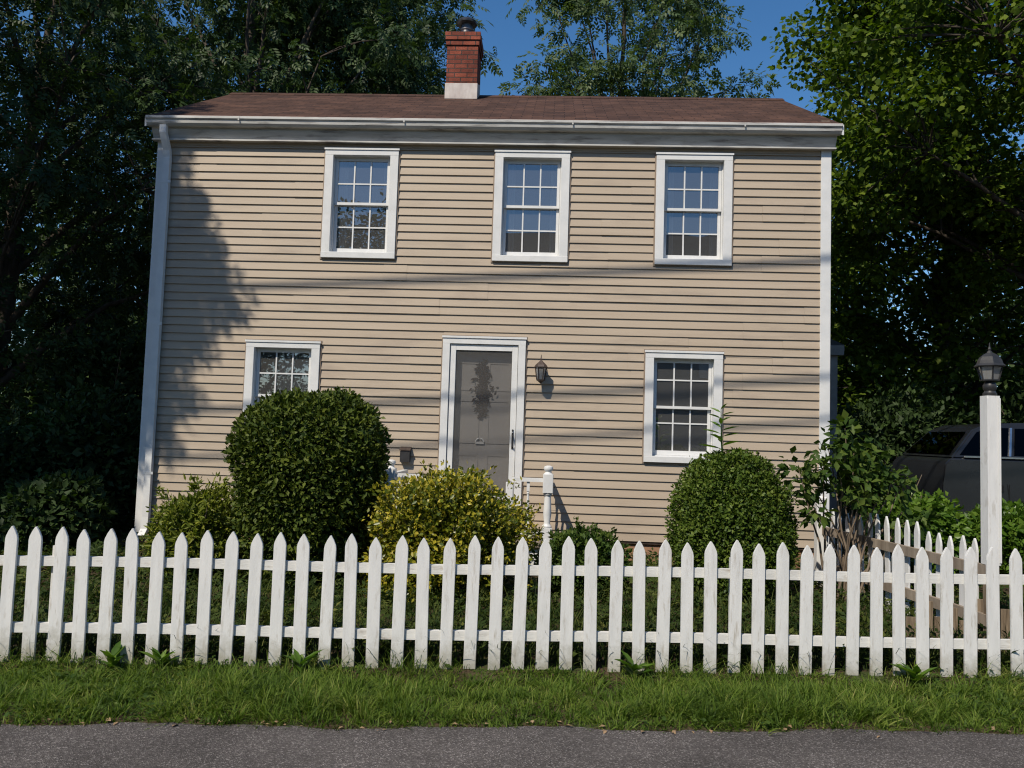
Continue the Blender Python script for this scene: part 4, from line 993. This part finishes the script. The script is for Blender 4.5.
# ------------------------------------------------------------------ verge grass and yard ground cover
rg = np.random.default_rng(61)
def verge():
    def put(s_, nn, h, dirx, dirn, wid):
        xy = F0 + s_[:, None] * ED + nn[:, None] * EN
        z = .0085 * (xy[:, 0] + 3.7) + np.array([bank(q) for q in nn])
        P = np.stack([xy[:, 0], xy[:, 1], z], 1); m = len(s_)
        D = np.stack([dirx, -dirn, np.ones(m)], 1)
        Nn = np.stack([-dirx, dirn, .4 * np.ones(m)], 1) + rg.normal(size=(m, 3)) * .3
        return scatter(t_blade(), P, D, Nn, h, rg, wid=wid)
    nt_ = 3950                                                    # tufts, each with its own height, lean and hue
    ts = rg.uniform(-5.5, 11.5, nt_); te = np.array([edge_n(q) for q in ts]); tu = rg.random(nt_); tn = .02 + (te - .03) * tu
    big = fbm(np.stack([ts * 1.1, tn * 2.0, 0 * ts], 1), rg, 12, 1.5)
    th_ = (.042 + .062 * rg.random(nt_) ** 1.4) * np.clip(1 + 1.9 * big, .3, 2.2) * (.35 + .65 * np.clip((tn - .02) / .22, 0, 1)) * np.clip(1.2 - .6 * np.clip((tu - .75) / .25, 0, 1), 0, 1)
    tl = rg.normal(size=(nt_, 2)) * .45; thue = rg.random(nt_)
    nb = 30; k = np.repeat(np.arange(nt_), nb); m = len(k)
    keep = rg.random(m) < np.clip(1.1 - .9 * np.clip((tu[k] - .82) / .18, 0, 1), 0, 1); k = k[keep]; m = len(k)
    o = rg.normal(size=(m, 2)) * .034
    V1, F1, r1 = put(ts[k] + o[:, 0], tn[k] + o[:, 1], np.maximum(.02, th_[k] * (.45 + .8 * rg.random(m))), o[:, 0] * 14 + tl[k, 0] + rg.normal(size=m) * .35, o[:, 1] * 14 + tl[k, 1] + rg.normal(size=m) * .35, .080 * (.6 + .8 * rg.random(m)))
    r1 = np.clip(.55 * np.repeat(thue[k], 7) + .45 * r1, 0, 1)
    m = 33000; bs = rg.uniform(-5.5, 11.5, m); be = np.array([edge_n(q) for q in bs]); bu = rg.random(m); bn = be * bu
    V2, F2, r2 = put(bs, bn, .02 + .035 * rg.random(m), rg.normal(size=m), rg.normal(size=m), .075 * (.6 + .8 * rg.random(m)))
    m = 11000; fs_ = rg.uniform(-5.5, 11.5, m); fn_ = np.where(rg.random(m) < .72, rg.uniform(-.05, .16, m), rg.uniform(.1, .85, m))         # long arching blades in front of the pickets
    clump_ = np.clip(np.sin(fs_ * 5.1) * np.sin(fs_ * 2.3 + 1) + .5, 0.05, 1); kp = rg.random(m) < clump_; fs_, fn_ = fs_[kp], fn_[kp]; m = len(fs_)
    V3, F3, r3 = put(fs_, fn_, .07 + .15 * rg.random(m) ** 2, rg.normal(size=m) * .9, rg.normal(size=m) * .5, .075 * (.7 + .6 * rg.random(m)))
    V = np.concatenate([V1, V2, V3]); F = np.concatenate([F1, F2 + len(V1), F3 + len(V1) + len(V2)]); r = np.concatenate([r1, r2 * .7, r3])
    # tall arching blades against the fence, broad clover-like leaves low in the sward
    o = npmesh('verge_grass', V, F, M['grass'], rnd=r)
    tag(o, 'uneven green grass verge between the picket fence and the road', 'grass', kind='stuff')
    n2 = 18000; s2 = rg.uniform(-5.5, 11.5, n2); e2 = np.array([edge_n(q) for q in s2]); n_2 = rg.uniform(-.05, 1, n2) * (e2 - .02)
    pm = fbm(np.stack([s2, n_2 * 2, 0 * s2], 1), rg, 12, 1.6) > -.12
    s2, n_2 = s2[pm], n_2[pm]; n2 = len(s2)
    xy = F0 + s2[:, None] * ED + n_2[:, None] * EN
    P = np.stack([xy[:, 0], xy[:, 1], .0085 * (xy[:, 0] + 3.7) + np.array([bank(q) for q in n_2]) + .01 + .05 * rg.random(n2)], 1); a = rg.random(n2) * 6.28
    D = np.stack([np.cos(a), np.sin(a), .3 * rg.normal(size=n2)], 1)
    V, F, r = scatter(t_oval(.35), P, D, np.tile([0, 0, 1.], (n2, 1)) + rg.normal(size=(n2, 3)) * .35, .013 + .034 * rg.random(n2) ** 2.2, rg)
    o = npmesh('verge_weeds', V, F, M['weed'], rnd=r)
    tag(o, 'small broad leaved weeds growing low among the verge grass', 'weeds', kind='stuff')
    n3 = 170; s3 = rg.uniform(-5, 11, n3); e3 = np.array([edge_n(q) for q in s3]); q3 = e3 + rg.normal(size=n3) * .045 - .01
    xy = F0 + s3[:, None] * ED + q3[:, None] * EN
    P = np.stack([xy[:, 0], xy[:, 1], .0085 * (xy[:, 0] + 3.7) - .05 + .014], 1); a = rg.random(n3) * 6.28
    D = np.stack([np.cos(a), np.sin(a), .1 * rg.normal(size=n3)], 1)
    V, F, r = scatter(t_oval(.25), P, D, np.tile([0, 0, 1.], (n3, 1)) + rg.normal(size=(n3, 3)) * .3, .02 + .04 * rg.random(n3) ** 2, rg)
    o = npmesh('leaf_litter', V, F, M['chips'], rnd=r)
    tag(o, 'dry brown leaf litter strewn where the grass meets the road', 'leaf litter', kind='stuff')
verge()

def yard():
    n = 13500
    x = rg.uniform(-11.5, 5.0, n); y = rg.uniform(-5.0, -.15, n)
    ok = (y > -5.2 + (x + 3.7) * .0705 + .06); x, y = x[ok], y[ok]; n = len(x)
    z = .0085 * (x + 3.7)
    hgt = .04 + .26 * rg.random(n) ** 1.6 * (1 + .7 * fbm(np.stack([x, y, 0 * x], 1), rg, 10, 1.5))
    P = np.stack([x, y, z + hgt * .6], 1); a = rg.random(n) * 6.28
    D = np.stack([np.cos(a), np.sin(a), .5 + .5 * rg.normal(size=n)], 1)
    V, F, r = scatter(t_sprig(2), P, D, np.tile([0, 0, 1.], (n, 1)) + rg.normal(size=(n, 3)) * .5, .09 + .12 * rg.random(n), rg)
    o = npmesh('ground_cover', V, F, M['yard'], rnd=r)
    tag(o, 'leafy ground cover filling the yard between the fence and the house', 'ground cover', kind='stuff')
    n = 18500
    x = rg.uniform(-11.5, 5.5, n); y = -5.2 + (x + 3.7) * .0705 + .07 + rg.random(n) ** 1.5 * 2.2
    P = np.stack([x, y, .0085 * (x + 3.7)], 1); a = rg.random(n) * 6.28; t = .2 + .9 * rg.random(n)
    D = np.stack([np.cos(a) * t, np.sin(a) * t, np.ones(n)], 1)
    V, F, r = scatter(t_blade(), P, D, np.stack([-np.cos(a), -np.sin(a), .3 * np.ones(n)], 1), .12 + .22 * rg.random(n), rg, wid=np.full(n, .10))
    o = npmesh('yard_grass', V, F, M['yard'], rnd=r)
    tag(o, 'long unmown grass standing just behind the picket fence', 'grass', kind='stuff')
yard()

# ------------------------------------------------------------------ trees
SPR = t_sprig(3); MAP = t_maple(); OV = t_oval(.28)
def prune(C):
    wx, wz = C[:, 0] - .6 * C[:, 1], C[:, 2] + 1.3 * C[:, 1]        # where each clump's shade meets the house wall
    lim = np.where(wz > 5.0, -5.75, np.where(wz > 4.6, -5.25, np.where(wz > 3.7, -4.95, np.where(wz > 3.1, -5.35, np.where(wz > 1.9, -5.7, -6.3)))))
    return wx < lim
tree('shade_tree', 'broad dark tree standing left of the yard outside the picture', (-11.6, -5.2, 0), 4.4, (-11.0, -5.6, 9.9), (3.3, 2.9, 4.9), 20, 440, .62, 66, SPR, .34, M['dark_leaf'], 101, .24, bias=lambda C: prune(C))
tree('dark_tree', 'dense dark green tree left of the house, nearest the left picture edge', (-10.6, 3.4, 0), 1.6, (-9.7, 3.4, 6.6), (3.6, 2.8, 5.2), 22, 270, .80, 42, SPR, .30, M['dark_leaf'], 102, .24, group='trees round the house')
tree('dark_tree', 'dark tree with many upright trunks showing above the left roof end', (-7.2, 8.2, 0), 4.0, (-7.7, 8.2, 11.0), (4.4, 2.8, 4.8), 24, 190, .85, 40, SPR, .36, M['dark_leaf'], 103, .22, .7, group='trees round the house')
tree('dark_tree', 'dark tree whose leafy boughs hang left of the chimney', (-5.4, 12.0, 0), 5.0, (-6.0, 11.0, 12.8), (3.3, 2.4, 4.2), 18, 190, .8, 40, SPR, .38, M['ash_leaf'], 104, .2, .8, group='trees round the house')
tree('airy_tree', 'airy grey green tree with thin branches rising behind the roof right of the chimney', (1.7, 11.5, 0), 6.0, (1.75, 11.0, 12.4), (3.15, 2.0, 3.6), 24, 135, .55, 30, SPR, .36, M['ash_leaf'], 105, .16, .6, group='trees round the house', spread=.34, extra=[(5.45, 11, 11.6), (5.3, 11, 11.5)])
tree('maple_tree', 'big green maple tree towering right of the house and above the car', (11.6, 4.6, .1), 2.4, (8.75, 3.2, 8.2), (4.1, 4.4, 4.9), 34, 760, .55, 108, MAP, .092, M['maple'], 106, .26, bias=lambda C: (C[:, 2] > 5.2 - .5 * (C[:, 1] - 3.5)) | (C[:, 0] > 9.5), toff=2.4, group='trees round the house')
tree('maple_tree', 'lower dark maple tree behind the car under the big maple', (9.6, 8.6, .1), 1.0, (8.9, 8.2, 4.6), (4.6, 2.6, 4.6), 24, 520, .72, 64, MAP, .13, M['maple'], 107, .2, group='trees round the house')
ug = [(-6.9, 1.0, 1.0, .9, 2.1, 'dark undergrowth shrub touching the left house wall'), (-8.3, .4, 1.1, .9, 1.7, 'lower dark undergrowth shrub at the left picture edge'), (-7.6, 2.6, 1.5, 1.0, 3.6, 'tall dark undergrowth shrub behind the low ones left of the house'), (-6.4, -.6, .6, .6, .9, 'knee high undergrowth shrub by the downspout foot'),
      (6.6, 4.6, 1.5, 1.0, 2.9, 'dark undergrowth shrub behind the car tail'), (9.4, 4.6, 1.8, 1.0, 3.2, 'dark undergrowth shrub behind the car roof at the right picture edge')]
for i, (x, y, rx, ry, h, lab) in enumerate(ug):
    shaped_bush('undergrowth_shrub', lab, (x, y), rx, ry, gz(x, y), h, h * .5, 5200, OV, .11, 'wood_far', 200 + i, .22, .55, 2.0, .5, 'undergrowth beside the house')
# far wood closing the view behind everything
def wood(name, x0, x1, y0, y1, h, n, seed, lab):
    rg = np.random.default_rng(seed)
    m = 300; C = np.stack([rg.uniform(x0, x1, m), rg.uniform(y0, y1, m), h * rg.random(m) ** .8], 1)
    C[:, 2] *= .75 + .35 * np.sin(C[:, 0] * 1.3 + seed)
    V, F, r = leaves_from_clumps(C, .95, n, OV, .30, rg)
    o = npmesh(name, V, F, M['wood_far'], rnd=r); tag(o, lab, 'woodland', kind='stuff')
wood('woodland', -22, -8.5, 9, 15, 9.0, 130, 1, 'dense dark woodland far behind the trees on the left')
wood('woodland', 8, 25, 13, 18, 7.5, 130, 2, 'dense dark woodland far behind the car on the right')

wood('woodland', -36, 30, -44, -38, 8.5, 110, 3, 'low dark woodland across the road, mirrored in the lower window panes')
# ------------------------------------------------------------------ across the road (mirrored in the panes) and overhead lines
nh = thing('neighbour_house', (4, -30, 0), 'plain pale house across the road, mirrored in the window panes', 'house')
MB().box(-4, 10, -33, -27, 0, 8.6).build('wall', M['brick_far'], nh)
MB().prism([(-33.4, 8.4), (-26.6, 8.4), (-30, 12.3)], lambda a, b: (-4.3, a, b), lambda a, b: (10.3, a, b)).build('roof', M['roof_far'], nh)
for xx in (-2, 1, 4, 7):
    MB().box(xx, xx + 1.1, -26.99, -26.93, 4.6, 6.2).build('window', M['trim'], nh)
t0 = tree('street_tree', 'round tree across the road beside the pale house', (-7, -27, 0), 2.5, (-7, -27, 8.0), (3.6, 3.2, 5.4), 16, 230, .85, 90, OV, .22, M['dark_leaf'], 301, .25, group='trees across the road')
for (x, y, lab) in ((14.5, -26, 'second tree across the road, at the far end of the pale house'), (-14, -25, 'third tree across the road, standing further along by itself')):
    c = t0.copy(); COL.objects.link(c); c.location = (x, y, 0); c['label'] = lab
    for chd in list(t0.children):
        k = chd.copy(); COL.objects.link(k); k.parent = c
    c.scale = (1.35, 1.2, 1.0) if x < 0 else (1, 1, 1)
def cable(z0, z1, x0, x1, y, r, lab):
    # end points on the wall (shadow) carried back along the sun ray to the line of the cable
    k = SUN / SUN[1]
    a = np.array([x0, 0, z0]) + k * y; b = np.array([x1, 0, z1]) + k * y
    d = b - a; a2 = a - d * 1.0; b2 = b + d * 1.0
    u = np.linspace(0, 1, 30)[:, None]; Q = a2 * (1 - u) + b2 * u; Q[:, 2] -= .25 * (4 * u[:, 0] * (1 - u[:, 0])) - .22
    m = MB().tube(Q, r, 8); o = m.build('overhead_cable', M['cable'], origin=tuple(a2))
    tag(o, lab, 'cable', 'overhead cables along the road')
cable(3.54, 4.13, -5.44, 3.62, -5.6, .030, 'topmost and thickest black cable strung overhead along the road')
cable(1.84, 2.54, -5.23, 3.63, -5.7, .024, 'middle black cable strung overhead along the road')
cable(1.20, 1.98, -5.20, 3.63, -5.8, .021, 'lowest thin black cable strung overhead along the road')

# ------------------------------------------------------------------ light
wd = bpy.data.worlds.new('World'); S.world = wd; wd.use_nodes = True
nt = wd.node_tree; bg = nt.nodes['Background']
sky = nt.nodes.new('ShaderNodeTexSky'); sky.sky_type = 'NISHITA'; sky.sun_disc = False
to_sun = unit(-SUN); el = math.asin(to_sun[2])
sky.sun_elevation = el; sky.sun_rotation = math.atan2(to_sun[0], to_sun[1])
sky.air_density = 1.0; sky.dust_density = 0.3; sky.ozone_density = 3.0; sky.altitude = 0
hs = nt.nodes.new('ShaderNodeHueSaturation'); hs.inputs['Saturation'].default_value = 1.25      # the deep clear blue of this day
nt.links.new(sky.outputs[0], hs.inputs['Color']); nt.links.new(hs.outputs[0], bg.inputs[0]); bg.inputs[1].default_value = 0.125
ld = bpy.data.lights.new('sun', 'SUN'); ld.energy = 4.8; ld.angle = rad(.53); ld.color = (1.0, .905, .765)
lo = bpy.data.objects.new('sun', ld); COL.objects.link(lo)
lo.rotation_euler = Vector(SUN).to_track_quat('-Z', 'Y').to_euler(); lo.location = (-8, -14, 20)

# ------------------------------------------------------------------ camera
def cam_matrix(p, r, y):
    cy, sy, cp, sp, cr, sr = math.cos(y), math.sin(y), math.cos(p), math.sin(p), math.cos(r), math.sin(r)
    Rz = np.array([[cy, -sy, 0], [sy, cy, 0], [0, 0, 1]]); Rx = np.array([[1, 0, 0], [0, cp, -sp], [0, sp, cp]]); Ry = np.array([[cr, 0, sr], [0, 1, 0], [-sr, 0, cr]])
    return Rz @ Rx @ Ry
R_ = cam_matrix(rad(3.63), rad(-1.8), rad(2.75))
cd = bpy.data.cameras.new('camera'); co = bpy.data.objects.new('camera', cd); COL.objects.link(co)
mw = Matrix(((R_[0, 0], R_[0, 2], -R_[0, 1], 0), (R_[1, 0], R_[1, 2], -R_[1, 1], -10.7), (R_[2, 0], R_[2, 2], -R_[2, 1], 1.7), (0, 0, 0, 1)))
co.matrix_world = mw
cd.sensor_fit = 'HORIZONTAL'; cd.sensor_width = 36; cd.lens = 36 * 790 / 1024
cd.clip_start = .1; cd.clip_end = 1500
S.camera = co
S.view_settings.view_transform = 'Standard'; S.view_settings.look = 'None'
S.view_settings.exposure = 0; S.view_settings.gamma = 1; S.view_settings.use_curve_mapping = False
S.render.engine = 'CYCLES'
S.cycles.max_bounces = 8; S.cycles.transparent_max_bounces = 12; S.cycles.diffuse_bounces = 3; S.cycles.glossy_bounces = 3
S.cycles.sample_clamp_indirect = 6
S.cycles.pixel_filter_type = 'BLACKMAN_HARRIS'; S.cycles.filter_width = 1.15
